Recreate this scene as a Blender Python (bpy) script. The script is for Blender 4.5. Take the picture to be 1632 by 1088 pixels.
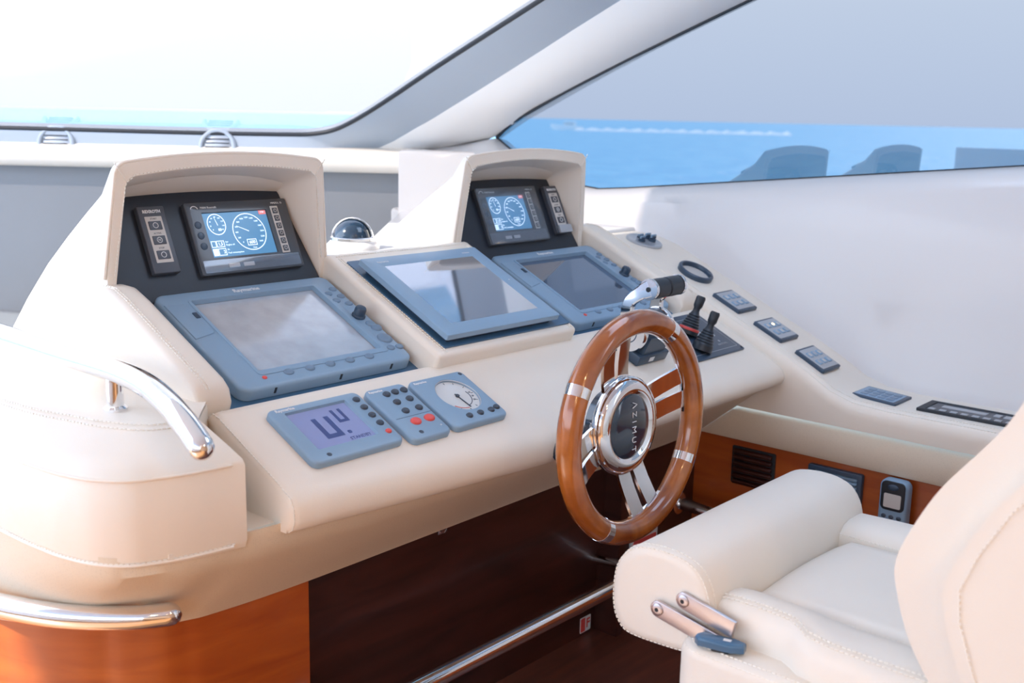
import bpy, bmesh, math, random
from mathutils import Vector, Matrix

for o in list(bpy.data.objects):
    bpy.data.objects.remove(o, do_unlink=True)
scene = bpy.context.scene
COL = scene.collection
random.seed(7)
PI = math.pi

# ------------------------------------------------------------------ camera
cam_d = bpy.data.cameras.new('camera')
cam_d.sensor_width = 36.0
cam_d.lens = 36.0 * 1750.0 / 1632.0
cam_d.clip_start = 0.02
cam_d.clip_end = 20000
cam_d.dof.use_dof = True
cam_d.dof.focus_distance = 1.85
cam_d.dof.aperture_fstop = 5.6
cam = bpy.data.objects.new('camera', cam_d)
COL.objects.link(cam)
CAM_R = Matrix(((0.6579762, 0.1369130, -0.7404877), (-0.7527441, 0.1470850, -0.6416715), (0.0210615, 0.9796024, 0.1998389)))
cam.matrix_world = CAM_R.to_4x4()
scene.camera = cam

# ------------------------------------------------------------------ world, sun, exposure
world = bpy.data.worlds.new('world')
scene.world = world
world.use_nodes = True
wn = world.node_tree
wn.nodes.clear()
w_out = wn.nodes.new('ShaderNodeOutputWorld')
w_bg = wn.nodes.new('ShaderNodeBackground')
w_tc = wn.nodes.new('ShaderNodeTexCoord')
w_sep = wn.nodes.new('ShaderNodeSeparateXYZ')
w_ramp = wn.nodes.new('ShaderNodeValToRGB')
wn.links.new(w_tc.outputs['Generated'], w_sep.inputs[0])
wn.links.new(w_sep.outputs['Z'], w_ramp.inputs[0])
wn.links.new(w_ramp.outputs[0], w_bg.inputs[0])
wn.links.new(w_bg.outputs[0], w_out.inputs[0])
e = w_ramp.color_ramp.elements
e[0].position = 0.0; e[0].color = (0.62, 0.72, 0.92, 1)
e[1].position = 1.0; e[1].color = (0.54, 0.70, 1.0, 1)
e2_ = w_ramp.color_ramp.elements.new(0.16); e2_.color = (0.78, 0.86, 1.0, 1)
w_bg.inputs[1].default_value = 2.65
sun_d = bpy.data.lights.new('sun', 'SUN')
sun_d.energy = 6.0
sun_d.angle = 0.02
sun_d.color = (1.0, 0.95, 0.87)
sun = bpy.data.objects.new('sun', sun_d)
COL.objects.link(sun)
SUN_TO = Vector((-0.75, 0.20, 0.63)).normalized()
sun.rotation_euler = SUN_TO.to_track_quat('Z', 'Y').to_euler()
vs = scene.view_settings
vs.view_transform = 'Standard'
vs.look = 'None'
vs.gamma = 1.0
vs.use_curve_mapping = False
vs.exposure = 0.60

# ------------------------------------------------------------------ materials
def new_mat(name):
    m = bpy.data.materials.new(name)
    m.use_nodes = True
    return m, m.node_tree.nodes, m.node_tree.links, m.node_tree.nodes['Principled BSDF']

def mat(name, col, rough=0.5, metal=0.0, coat=0.0, coat_rough=0.05, spec=0.5, bump=0.0, bscale=400.0, var=0.0, vscale=8.0, emit=None, estr=0.0):
    m, N, L, b = new_mat(name)
    b.inputs['Base Color'].default_value = (*col, 1)
    b.inputs['Roughness'].default_value = rough
    b.inputs['Metallic'].default_value = metal
    b.inputs['Coat Weight'].default_value = coat
    b.inputs['Coat Roughness'].default_value = coat_rough
    b.inputs['Specular IOR Level'].default_value = spec
    if emit:
        b.inputs['Emission Color'].default_value = (*emit, 1)
        b.inputs['Emission Strength'].default_value = estr
    if bump > 0 or var > 0:
        tc = N.new('ShaderNodeTexCoord')
    if bump > 0:
        v = N.new('ShaderNodeTexVoronoi'); v.inputs['Scale'].default_value = bscale
        L.new(tc.outputs['Object'], v.inputs['Vector'])
        bp = N.new('ShaderNodeBump'); bp.inputs['Strength'].default_value = bump; bp.inputs['Distance'].default_value = 0.001
        L.new(v.outputs['Distance'], bp.inputs['Height'])
        L.new(bp.outputs[0], b.inputs['Normal'])
    if var > 0:
        n = N.new('ShaderNodeTexNoise'); n.inputs['Scale'].default_value = vscale; n.inputs['Detail'].default_value = 4
        L.new(tc.outputs['Object'], n.inputs['Vector'])
        mx = N.new('ShaderNodeMix'); mx.data_type = 'RGBA'
        mx.inputs[6].default_value = (*[c * (1 - var) for c in col], 1)
        mx.inputs[7].default_value = (*[min(1, c * (1 + var)) for c in col], 1)
        L.new(n.outputs['Fac'], mx.inputs[0])
        L.new(mx.outputs[2], b.inputs['Base Color'])
    return m

def wood(name, c1, c2, scale=(3, 30, 30), rough=0.25, coat=0.6):
    m, N, L, b = new_mat(name)
    tc = N.new('ShaderNodeTexCoord'); mp = N.new('ShaderNodeMapping')
    mp.inputs['Scale'].default_value = scale
    L.new(tc.outputs['Object'], mp.inputs[0])
    n = N.new('ShaderNodeTexNoise'); n.inputs['Scale'].default_value = 2.2; n.inputs['Detail'].default_value = 8; n.inputs['Distortion'].default_value = 0.6
    L.new(mp.outputs[0], n.inputs['Vector'])
    r = N.new('ShaderNodeValToRGB')
    r.color_ramp.elements[0].position = 0.3; r.color_ramp.elements[0].color = (*c1, 1)
    r.color_ramp.elements[1].position = 0.72; r.color_ramp.elements[1].color = (*c2, 1)
    L.new(n.outputs['Fac'], r.inputs[0]); L.new(r.outputs[0], b.inputs['Base Color'])
    b.inputs['Roughness'].default_value = rough
    b.inputs['Coat Weight'].default_value = coat
    b.inputs['Coat Roughness'].default_value = 0.08
    return m

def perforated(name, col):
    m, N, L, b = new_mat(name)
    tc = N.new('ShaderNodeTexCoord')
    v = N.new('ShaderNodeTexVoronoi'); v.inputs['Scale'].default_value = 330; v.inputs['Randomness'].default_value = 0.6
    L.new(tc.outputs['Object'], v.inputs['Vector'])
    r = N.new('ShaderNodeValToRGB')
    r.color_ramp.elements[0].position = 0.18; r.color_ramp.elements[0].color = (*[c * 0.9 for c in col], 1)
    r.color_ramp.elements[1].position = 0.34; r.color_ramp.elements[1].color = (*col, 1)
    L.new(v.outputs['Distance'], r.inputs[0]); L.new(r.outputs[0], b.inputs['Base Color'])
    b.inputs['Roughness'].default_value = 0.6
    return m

def glass(name, tint, gloss, rough=0.0, film=0.0):
    m, N, L, b = new_mat(name)
    N.remove(b)
    out = N['Material Output']
    t = N.new('ShaderNodeBsdfTransparent'); t.inputs[0].default_value = (*tint, 1)
    g = N.new('ShaderNodeBsdfGlossy'); g.inputs['Roughness'].default_value = rough
    g.inputs[0].default_value = (0.95, 0.97, 1.0, 1)
    mx = N.new('ShaderNodeMixShader'); mx.inputs[0].default_value = gloss
    L.new(t.outputs[0], mx.inputs[1]); L.new(g.outputs[0], mx.inputs[2])
    last = mx
    if film > 0:
        d = N.new('ShaderNodeBsdfTranslucent'); d.inputs[0].default_value = (0.9, 0.93, 1.0, 1)
        m2 = N.new('ShaderNodeMixShader'); m2.inputs[0].default_value = film
        L.new(mx.outputs[0], m2.inputs[1]); L.new(d.outputs[0], m2.inputs[2])
        last = m2
    L.new(last.outputs[0], out.inputs[0])
    return m

M = {}
CREAM = (0.87, 0.79, 0.685)
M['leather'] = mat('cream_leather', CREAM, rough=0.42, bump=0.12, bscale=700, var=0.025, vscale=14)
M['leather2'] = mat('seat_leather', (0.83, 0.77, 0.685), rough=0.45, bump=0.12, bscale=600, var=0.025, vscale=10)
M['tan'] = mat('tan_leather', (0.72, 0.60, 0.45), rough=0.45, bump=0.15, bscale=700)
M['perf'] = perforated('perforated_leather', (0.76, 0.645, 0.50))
M['thread'] = mat('thread', (0.90, 0.85, 0.76), rough=0.7)
M['gelcoat'] = mat('white_gelcoat', (0.66, 0.645, 0.64), rough=0.28, coat=0.3)
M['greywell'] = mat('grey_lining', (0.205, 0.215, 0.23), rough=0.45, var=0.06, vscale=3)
M['frame'] = mat('grey_frame', (0.40, 0.46, 0.53), rough=0.4)
M['rubber'] = mat('black_rubber', (0.012, 0.017, 0.025), rough=0.5)
M['navy'] = mat('dark_navy_panel', (0.014, 0.020, 0.032), rough=0.36, bump=0.04, bscale=900)
M['blue_panel'] = mat('slate_panel', (0.055, 0.14, 0.25), rough=0.28)  # panel blue lightened to stand for reflected sky
M['plastic'] = mat('blue_grey_plastic', (0.25, 0.385, 0.53), rough=0.33, bump=0.03, bscale=900)  # grey plastic, base colour blued to stand for sky reflection
M['plastic_d'] = mat('dark_blue_grey_plastic', (0.035, 0.065, 0.11), rough=0.32)
M['button'] = mat('rubber_button', (0.16, 0.25, 0.36), rough=0.35)
M['button_d'] = mat('dark_button', (0.045, 0.065, 0.095), rough=0.3)
M['red'] = mat('red_button', (0.75, 0.09, 0.08), rough=0.35)
M['white'] = mat('white_print', (0.8, 0.82, 0.84), rough=0.5)
M['offwhite'] = mat('pale_key_strip', (0.62, 0.60, 0.57), rough=0.45)
M['charcoal'] = mat('charcoal_bezel', (0.055, 0.065, 0.08), rough=0.25, coat=0.5)
M['charcoal_m'] = mat('charcoal_switch', (0.075, 0.085, 0.105), rough=0.35)
M['chrome'] = mat('chrome', (0.86, 0.87, 0.89), rough=0.06, metal=1.0)
M['alu'] = mat('brushed_aluminium', (0.55, 0.51, 0.53), rough=0.32, metal=1.0)
M['hub'] = mat('hub_black', (0.010, 0.028, 0.055), rough=0.12, coat=0.8)
M['screen_dusty_glare'] = mat('dusty_glare_screen', (0.55, 0.60, 0.66), rough=0.16, metal=0.25, coat=1.0, var=0.25, vscale=26)  # dust smears, plus reflected cabin light put into the pale base
M['screen_clear'] = mat('mirror_screen', (0.55, 0.60, 0.68), rough=0.05, metal=0.85, coat=1.0)
M['screen_dark'] = mat('dark_screen', (0.16, 0.22, 0.32), rough=0.05, metal=0.6, coat=1.0)
M['lcd_blue'] = mat('lcd_blue', (0.03, 0.12, 0.26), rough=0.15, emit=(0.06, 0.17, 0.30), estr=0.8)
M['lcd_white'] = mat('lcd_white', (0.5, 0.6, 0.7), rough=0.3, emit=(0.62, 0.78, 0.95), estr=0.8)
M['lcd_mauve'] = mat('lcd_mauve', (0.22, 0.25, 0.44), rough=0.06, coat=1.0, emit=(0.20, 0.24, 0.45), estr=0.25)
M['lcd_digit'] = mat('lcd_digit', (0.06, 0.09, 0.26), rough=0.3)
M['lcd_red'] = mat('lcd_red', (0.6, 0.1, 0.12), rough=0.3, emit=(0.8, 0.25, 0.25), estr=0.5)
M['dial'] = mat('dial_face', (0.72, 0.73, 0.72), rough=0.25, coat=0.6)
M['film'] = glass('clear_film', (0.90, 0.92, 0.95), 0.16, 0.12, 0.22)
M['film_thin'] = glass('thin_clear_film', (0.93, 0.95, 0.97), 0.08, 0.08, 0.05)
M['rimwood'] = wood('varnished_rim_wood', (0.20, 0.046, 0.008), (0.50, 0.155, 0.026), scale=(6, 6, 6), rough=0.18, coat=1.0)
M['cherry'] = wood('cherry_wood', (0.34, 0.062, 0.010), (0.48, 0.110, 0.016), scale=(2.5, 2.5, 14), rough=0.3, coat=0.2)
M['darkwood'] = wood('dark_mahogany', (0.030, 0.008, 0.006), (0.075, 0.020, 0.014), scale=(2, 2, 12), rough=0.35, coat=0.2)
M['floorwood'] = wood('floor_mahogany', (0.10, 0.030, 0.020), (0.20, 0.060, 0.035), scale=(2, 14, 14), rough=0.3, coat=0.3)
M['backwood'] = wood('bounce_cherry_wall', (0.42, 0.24, 0.12), (0.56, 0.35, 0.19), scale=(3, 3, 12), rough=0.4, coat=0.3)
M['fill_glow'] = mat('fill_glow', (1, .9, .75), emit=(1, .75, .45), estr=6.0)  # glowing disc of the added fill lamps
M['sole'] = wood('bounce_cherry_floor', (0.34, 0.155, 0.052), (0.46, 0.225, 0.085), scale=(14, 2, 14), rough=0.45, coat=0.2)
M['teak'] = wood('bounce_teak_deck', (0.36, 0.22, 0.11), (0.50, 0.33, 0.18), scale=(14, 2, 14), rough=0.6, coat=0.0)
M['glass_front'] = glass('windshield_glass', (0.385, 0.345, 0.325), 0.20, 0.0, 0.05)
M['glass_side'] = glass('tinted_side_glass', (0.097, 0.104, 0.111), 0.10)
M['ceil'] = mat('white_headliner', (0.88, 0.86, 0.83), rough=0.4)
M['silver'] = mat('silver_plastic', (0.45, 0.48, 0.52), rough=0.3, metal=0.3)
M['black'] = mat('black_grip', (0.018, 0.026, 0.038), rough=0.38)

# ------------------------------------------------------------------ mesh helpers
class MB:
    def __init__(self):
        self.v = []; self.f = []
    def add(self, vs, fs, mtx=None):
        o = len(self.v)
        for p in vs:
            p = Vector(p)
            if mtx is not None: p = mtx @ p
            self.v.append(p)
        for f in fs: self.f.append([i + o for i in f])
        return self
    def grid(self, rows, closed_u=False, closed_v=False, cap=False, flip=False):
        n = len(rows); m = len(rows[0]); vs = [p for r in rows for p in r]; fs = []
        for i in range(n if closed_v else n - 1):
            for j in range(m if closed_u else m - 1):
                a = i * m + j; b = i * m + (j + 1) % m
                c = ((i + 1) % n) * m + (j + 1) % m; d = ((i + 1) % n) * m + j
                fs.append([a, b, c, d] if not flip else [d, c, b, a])
        if cap:
            fs.append(list(range(m))[::-1] if not flip else list(range(m)))
            k = (n - 1) * m
            fs.append(list(range(k, k + m)) if not flip else list(range(k, k + m))[::-1])
        return self.add(vs, fs)
    def box(self, x0, x1, y0, y1, z0, z1, r=0.0, seg=2, mtx=None):
        bm = bmesh.new()
        bmesh.ops.create_cube(bm, size=1.0)
        for v in bm.verts:
            v.co = Vector(((x0 + x1) / 2 + v.co.x * (x1 - x0), (y0 + y1) / 2 + v.co.y * (y1 - y0), (z0 + z1) / 2 + v.co.z * (z1 - z0)))
        if r > 0:
            bmesh.ops.bevel(bm, geom=list(bm.edges), offset=r, segments=seg, profile=0.5, affect='EDGES')
        bm.verts.index_update()
        vs = [v.co.copy() for v in bm.verts]; fs = [[v.index for v in f.verts] for f in bm.faces]
        bm.free()
        return self.add(vs, fs, mtx)
    def plate(self, pts, z0, z1, b=0.0, bottom=True, seg=3):
        # prism of a convex outline (2D, ccw) with a rounded upper edge
        n = len(pts); rows = [[(p[0], p[1], z0) for p in pts], [(p[0], p[1], z1 - b) for p in pts]]
        if b > 0:
            for k in range(1, seg + 1):
                a = k / seg * PI / 2
                q = inset(pts, b * (1 - math.cos(a)))
                rows.append([(p[0], p[1], z1 - b + b * math.sin(a)) for p in q])
        o = len(self.v)
        self.grid(rows, closed_u=True)
        k = o + (len(rows) - 1) * n
        self.f.append(list(range(k, k + n)))
        if bottom: self.f.append(list(range(o, o + n))[::-1])
        return self
    def ring_plate(self, outer, inner, z0, z1, zi, b=0.0):
        # bezel: outer wall, rounded edge, flat top ring, inner wall down to zi (equal point counts)
        rows = [[(p[0], p[1], z0) for p in outer], [(p[0], p[1], z1 - b) for p in outer]]
        if b > 0:
            for k in range(1, 4):
                a = k / 3 * PI / 2
                rows.append([(p[0], p[1], z1 - b + b * math.sin(a)) for p in inset(outer, b * (1 - math.cos(a)))])
        rows.append([(p[0], p[1], z1) for p in inner])
        rows.append([(p[0], p[1], zi) for p in inset(inner, 0.0015)])
        return self.grid(rows, closed_u=True)
    def tube(self, path, r, seg=14, caps=True, dome=False):
        path = [Vector(p) for p in path]
        rr = r if isinstance(r, (list, tuple)) else [r] * len(path)
        rows = []; up = None
        for i, p in enumerate(path):
            t = (path[min(i + 1, len(path) - 1)] - path[max(i - 1, 0)]).normalized()
            if up is None:
                up = Vector((0, 0, 1)) if abs(t.z) < 0.9 else Vector((1, 0, 0))
            s = t.cross(up).normalized(); up = s.cross(t).normalized()
            rows.append([p + (s * math.cos(a) + up * math.sin(a)) * rr[i] for a in [2 * PI * k / seg for k in range(seg)]])
        if dome:
            def domerows(c, t, row):
                out = []
                for k in (1, 2, 3):
                    a = k / 3.2 * PI / 2
                    out.append([c + (q - c) * math.cos(a) + t * (rr[0] * math.sin(a)) for q in row])
                return out
            t0 = (path[0] - path[1]).normalized(); t1 = (path[-1] - path[-2]).normalized()
            rows = domerows(path[0], t0, rows[0])[::-1] + rows + domerows(path[-1], t1, rows[-1])
        return self.grid(rows, closed_u=True, cap=caps)
    def lathe(self, prof, seg=32, mtx=None, cap0=True, cap1=True):
        rows = [[(r * math.cos(2 * PI * k / seg), r * math.sin(2 * PI * k / seg), z) for k in range(seg)] for r, z in prof]
        t = MB(); t.grid(rows, closed_u=True)
        n = len(rows)
        if cap0: t.f.append(list(range(seg))[::-1])
        if cap1: t.f.append(list(range((n - 1) * seg, n * seg)))
        return self.add(t.v, t.f, mtx)
    def torus(self, R, r, seg=64, sub=14, a0=0.0, a1=2 * PI, mtx=None):
        full = abs(a1 - a0 - 2 * PI) < 1e-6
        rows = []
        for i in range(seg if full else seg + 1):
            a = a0 + (a1 - a0) * i / seg
            rows.append([((R + r * math.cos(b)) * math.cos(a), (R + r * math.cos(b)) * math.sin(a), r * math.sin(b)) for b in [2 * PI * k / sub for k in range(sub)]])
        t = MB(); t.grid(rows, closed_u=True, closed_v=full, cap=not full)
        return self.add(t.v, t.f, mtx)
    def build(self, name, material, parent=None, smooth=40, recalc=True):
        me = bpy.data.meshes.new(name)
        me.from_pydata([tuple(v) for v in self.v], [], self.f)
        if recalc:
            bm = bmesh.new(); bm.from_mesh(me)
            bmesh.ops.recalc_face_normals(bm, faces=bm.faces)
            bm.to_mesh(me); bm.free()
        if smooth:
            me.polygons.foreach_set('use_smooth', [True] * len(me.polygons))
            me.set_sharp_from_angle(angle=math.radians(smooth))
        me.materials.append(M[material] if isinstance(material, str) else material)
        o = bpy.data.objects.new(name, me)
        COL.objects.link(o)
        if parent is not None: o.parent = parent
        return o

def inset(pts, d):
    n = len(pts); out = []
    for i in range(n):
        p0 = Vector(pts[i - 1][:2]); p1 = Vector(pts[i][:2]); p2 = Vector(pts[(i + 1) % n][:2])
        a = (p1 - p0); b = (p2 - p1)
        if a.length < 1e-9: a = b
        if b.length < 1e-9: b = a
        na = Vector((-a.y, a.x)).normalized(); nb = Vector((-b.y, b.x)).normalized()
        nn = na + nb
        if nn.length < 1e-6: nn = na
        nn.normalize()
        c = max(0.5, nn.dot(na))
        q = p1 + nn * (d / c)
        out.append((q.x, q.y))
    return out

def rrect(x0, x1, y0, y1, r, n=5):
    pts = []
    for cx, cy, a0 in ((x1 - r, y0 + r, -PI / 2), (x1 - r, y1 - r, 0), (x0 + r, y1 - r, PI / 2), (x0 + r, y0 + r, PI)):
        for k in range(n + 1):
            a = a0 + k / n * PI / 2
            pts.append((cx + r * math.cos(a), cy + r * math.sin(a)))
    return pts

def dense(pts, step=.008):
    out = []
    for i, p in enumerate(pts):
        q = pts[(i + 1) % len(pts)]; d = math.hypot(q[0] - p[0], q[1] - p[1]); n = max(1, int(d / step))
        out += [(p[0] + (q[0] - p[0]) * k / n, p[1] + (q[1] - p[1]) * k / n) for k in range(n)]
    return out

def ellipse(cx, cy, a, b, n=28, rot=0.0):
    return [(cx + a * math.cos(t) * math.cos(rot) - b * math.sin(t) * math.sin(rot), cy + a * math.cos(t) * math.sin(rot) + b * math.sin(t) * math.cos(rot)) for t in [2 * PI * k / n for k in range(n)]]

def frame(origin, x, y, z):
    m = Matrix.Identity(4)
    for i, a in enumerate((x, y, z)):
        for k in range(3): m[k][i] = a[k]
    for k in range(3): m[k][3] = origin[k]
    return m

def thing(name, label, cat, mtx=None, group=None, loc=None, kind=None):
    o = bpy.data.objects.new(name, None)
    COL.objects.link(o)
    o.empty_display_size = 0.02
    if mtx is not None: o.matrix_world = mtx
    elif loc is not None: o.location = loc
    tag(o, label, cat, group, kind)
    return o

def tag(o, label=None, cat=None, group=None, kind=None):
    if label: o['label'] = label
    if cat: o['category'] = cat
    if group: o['group'] = group
    if kind: o['kind'] = kind
    return o

def text(name, s, size, mtx, material, parent=None, extrude=0.0002, align='CENTER', bold=0.0, sx=1.0):
    c = bpy.data.curves.new(name, 'FONT')
    c.body = s; c.size = size; c.extrude = extrude; c.resolution_u = 2
    c.align_x = align; c.align_y = 'CENTER'; c.offset = bold
    t = bpy.data.objects.new(name, c)
    me = bpy.data.meshes.new_from_object(t)
    bpy.data.objects.remove(t, do_unlink=True)
    bpy.data.curves.remove(c)
    me.transform(mtx @ Matrix.Diagonal((sx, 1, 1, 1)))
    me.materials.clear(); me.materials.append(M[material])
    o = bpy.data.objects.new(name, me)
    COL.objects.link(o)
    if parent is not None: o.parent = parent
    return o

def T(x, y, z): return Matrix.Translation((x, y, z))
def RZ(a): return Matrix.Rotation(a, 4, 'Z')
def RX(a): return Matrix.Rotation(a, 4, 'X')
def RY(a): return Matrix.Rotation(a, 4, 'Y')

def resample(path, step):
    path = [Vector(p) for p in path]
    out = []; carry = 0.0
    for a, b in zip(path, path[1:]):
        d = (b - a).length
        if d < 1e-9: continue
        s = carry
        while s < d:
            out.append((a + (b - a) * (s / d), (b - a) / d)); s += step
        carry = s - d
    return out

def spline(pts, n=8):
    # Catmull-Rom through points
    P = [Vector(p) for p in pts]; out = []
    for i in range(len(P) - 1):
        p0 = P[max(i - 1, 0)]; p1 = P[i]; p2 = P[i + 1]; p3 = P[min(i + 2, len(P) - 1)]
        for k in range(n):
            t = k / n
            out.append(0.5 * ((2 * p1) + (p2 - p0) * t + (2 * p0 - 5 * p1 + 4 * p2 - p3) * t * t + (3 * p1 - p0 - 3 * p2 + p3) * t ** 3))
    out.append(P[-1])
    return out

def stitches(path, normal, parent, step=0.0065, ln=0.0045, wd=0.0013, ht=0.0009, name='stitching', material='thread'):
    mb = MB(); nrm = Vector(normal).normalized() if not callable(normal) else None
    for i, (p, t) in enumerate(resample(path, step)):
        n = nrm if nrm is not None else Vector(normal(p)).normalized()
        s = t.cross(n)
        if s.length < 1e-6: continue
        s.normalize(); n2 = s.cross(t).normalized()
        m = frame(p, t, s, n2)
        mb.box(-ln / 2, ln / 2, -wd / 2, wd / 2, -ht, ht, mtx=m)
    o = mb.build(name, material, parent, smooth=0, recalc=False)
    o['kind'] = 'stuff'
    return o

def piping(path, r, parent, material='leather', name='piping', seg=8):
    return MB().tube(path, r, seg=seg).build(name, material, parent)

# dash frame: x athwartships, y up the slope, z out of the slope
TILT = math.radians(25.5)
P0 = Vector((0, 1.335, -0.411))
VD = Vector((0, math.cos(TILT), math.sin(TILT)))
ND = Vector((0, -math.sin(TILT), math.cos(TILT)))
XD = Vector((1, 0, 0))
def duv(u, v, w=0.0): return P0 + XD * u + VD * v + ND * w
def dash(u, v, w=0.0): return frame(duv(u, v, w), XD, VD, ND)
FLOOR = -1.13

# ------------------------------------------------------------------ sea and far boat
mb = MB(); S = 9000.0; SZ = -3.4
mb.add([(-S, -S, SZ), (S, -S, SZ), (S, S, SZ), (-S, S, SZ)], [[0, 1, 2, 3]])
m, N, L, b = new_mat('sea_water')
tc = N.new('ShaderNodeTexCoord'); n1 = N.new('ShaderNodeTexNoise'); n1.inputs['Scale'].default_value = 0.35; n1.inputs['Detail'].default_value = 7
L.new(tc.outputs['Object'], n1.inputs['Vector'])
bp = N.new('ShaderNodeBump'); bp.inputs['Strength'].default_value = 0.9; bp.inputs['Distance'].default_value = 0.9
L.new(n1.outputs['Fac'], bp.inputs['Height']); L.new(bp.outputs[0], b.inputs['Normal'])
r = N.new('ShaderNodeValToRGB')
r.color_ramp.elements[0].position = 0.35; r.color_ramp.elements[0].color = (0.085, 0.43, 0.80, 1)
r.color_ramp.elements[1].position = 0.70; r.color_ramp.elements[1].color = (0.18, 0.60, 0.92, 1)
L.new(n1.outputs['Fac'], r.inputs[0]); L.new(r.outputs[0], b.inputs['Base Color'])
b.inputs['Roughness'].default_value = 0.35
b.inputs['Specular IOR Level'].default_value = 0.25
M['sea'] = m
tag(mb.build('sea', 'sea', smooth=0, recalc=False), 'calm blue sea stretching to the horizon outside the windows', 'sea', kind='structure')
# far motor boat with its foam wake
BD = Vector((0.801, 0.632, 0)).normalized(); BS = Vector((BD.y, -BD.x, 0))
BPOS = BD * 330 + Vector((0, 0, SZ))
bt = thing('motor_boat', 'tiny white motor boat far off on the sea', 'boat', frame(BPOS, -BS, BD, Vector((0, 0, 1))))
mb = MB()
secs = []
for x, hw, z0, z1 in ((-4.5, 1.5, -.2, 1.1), (-2, 1.7, -.3, 1.2), (1.5, 1.5, -.3, 1.4), (3.8, .8, -.1, 1.7), (5.2, .05, .9, 1.9)):
    secs.append([(x, -hw, z1), (x, -hw * .7, z0), (x, hw * .7, z0), (x, hw, z1)])
mb.grid(secs, closed_u=True, cap=True).build('hull', 'white', bt)
MB().box(-2.4, 1.4, -1.1, 1.1, 1.2, 2.5, r=.3).build('cabin', 'white', bt)
MB().box(-1.6, 1.2, -1.13, 1.13, 1.75, 2.15).build('cabin_window', 'rubber', bt)
mb = MB(); rows = []
for i in range(40):
    d = i / 39; x = -4 + 0 - d * -0  # along the wake astern
    c = BPOS + BS * (2 + d * 62) + Vector((0, 0, 0.03)); hw = 5.0 + 6 * d
    rows.append([c - BD * hw * (0.8 + .2 * math.sin(i * 1.7)) + Vector((0, 0, .0)), c + Vector((0, 0, .7 + .4 * math.sin(i * 2.3))), c + BD * hw])
M['foam'] = mat('sea_foam', (0.95, 0.97, 1.0), rough=0.8)
tag(mb.grid(rows).build('wake_foam', 'foam', smooth=0), 'white foam wake trailing behind the far motor boat', 'wake', kind='stuff')

# ------------------------------------------------------------------ room shell
st = lambda o: tag(o, kind='structure')
st(MB().box(.62, 2.6, -1.6, 1.5, FLOOR - 0.04, FLOOR).build('floor', 'floorwood'))
st(MB().box(-1.8, .62, -1.6, 4.4, FLOOR - 0.04, FLOOR).build('bounce_floor_saloon', 'sole'))  # unseen floor in pale wood, added for warm bounce onto the dash
st(MB().box(-1.8, 1.58, -1.6, 1.95, 0.74, 0.80).box(2.16, 2.62, -1.6, 1.95, 0.74, 0.80).box(1.58, 2.16, -1.6, .35, 0.74, 0.80).box(1.58, 2.16, 1.25, 1.95, 0.74, 0.80).build('ceiling', 'ceil'))   # roof edge placed to shade the helm; unseen opening added for skylight

st(MB().box(-3.2, 2.9, -7.0, -1.62, FLOOR - 0.06, FLOOR - 0.02).build('bounce_floor_aft', 'teak'))  # unseen sunlit deck added aft to throw warm bounce forward
st(MB().box(-3.2, -1.82, -1.62, 3.0, FLOOR - 0.06, FLOOR - 0.02).build('bounce_floor_side', 'teak'))  # unseen side deck, likewise added for warm bounce

st(MB().box(-1.84, -1.80, -1.6, 2.4, FLOOR, -.12).build('added_wall_left', 'ceil'))  # unseen wall added to cut the light from port
st(MB().box(-1.8, 2.6, -1.64, -1.60, FLOOR, 0.74).build('bounce_wall_back', 'backwood'))  # unseen wood wall added to dim and warm the light from aft

# warm fill lamps added unseen behind the helm, shaped as downlights
for k, (lx, ly) in enumerate(((-.5, -.5), (.7, -.5), (-.5, -1.2), (.7, -1.2))):
    dn = thing('added_fill_lamp', 'round warm downlight lamp added unseen behind the helm, ' + ('front left', 'front right', 'rear left', 'rear right')[k] + ' of four', 'lamp', frame(Vector((lx, ly, .74)), XD, Vector((0, -1, 0)), Vector((0, 0, -1))), group='fill lamps added behind the helm')
    MB().torus(.055, .006, 32, 10).build('ring', 'chrome', dn)
    MB().lathe([(.052, 0), (.052, .002), (.01, .003)], 28).build('lens', 'fill_glow', dn)
    ld = bpy.data.lights.new('fill', 'AREA'); ld.shape = 'DISK'; ld.size = .10; ld.energy = 2.2; ld.color = (1.0, .66, .34)
    lo = bpy.data.objects.new('fill_source', ld); COL.objects.link(lo); lo.parent = dn; lo.matrix_local = T(0, 0, .006) @ RX(PI)

# windshield: glass, seal, inner frame
ge = [(0.95, 4.01, -.060), (1.517, 3.365, -.062), (1.89, 2.943, -.065), (2.08, 2.722, -.064), (2.133, 2.653, -.060), (2.165, 2.59, -.045), (2.178, 2.50, -.010), (2.182, 2.375, .045), (2.186, 2.178, .136), (2.20, 1.839, .289), (2.214, 1.40, .487), (2.222, 1.15, .60)]
ou = [(0.945, 4.02, -.108), (1.515, 3.368, -.108), (1.886, 2.939, -.106), (2.12, 2.67, -.107), (2.22, 2.60, -.107), (2.275, 2.56, -.105), (2.298, 2.51, -.088), (2.312, 2.40, -.040), (2.320, 2.20, .052), (2.330, 1.75, .262), (2.345, 1.35, .45), (2.352, 1.12, .56)]
ge_s = spline(ge, 5); ou_s = spline(ou, 5)
win = bpy.data.objects.new('window_1', None); COL.objects.link(win)
tag(win, 'large raked windshield with grey frame', 'window', kind='structure')
inw = Vector((-0.44, -0.38, -0.81))
mb = MB(); rows = []
for a, c in zip(ge_s, ou_s):
    a = Vector(a); c = Vector(c); mid = (a + c) / 2
    rows.append([a - inw * 0.02, a + inw * 0.004, a * .75 + mid * .25 + inw * .006, mid + inw * 0.004, c * .8 + mid * .2, c, c - inw * 0.03])
mb.grid(rows).build('frame', 'frame', win)
MB().tube([Vector(p) + inw * 0.001 for p in ge_s], 0.0065, seg=8).build('seal', 'rubber', win)
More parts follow.
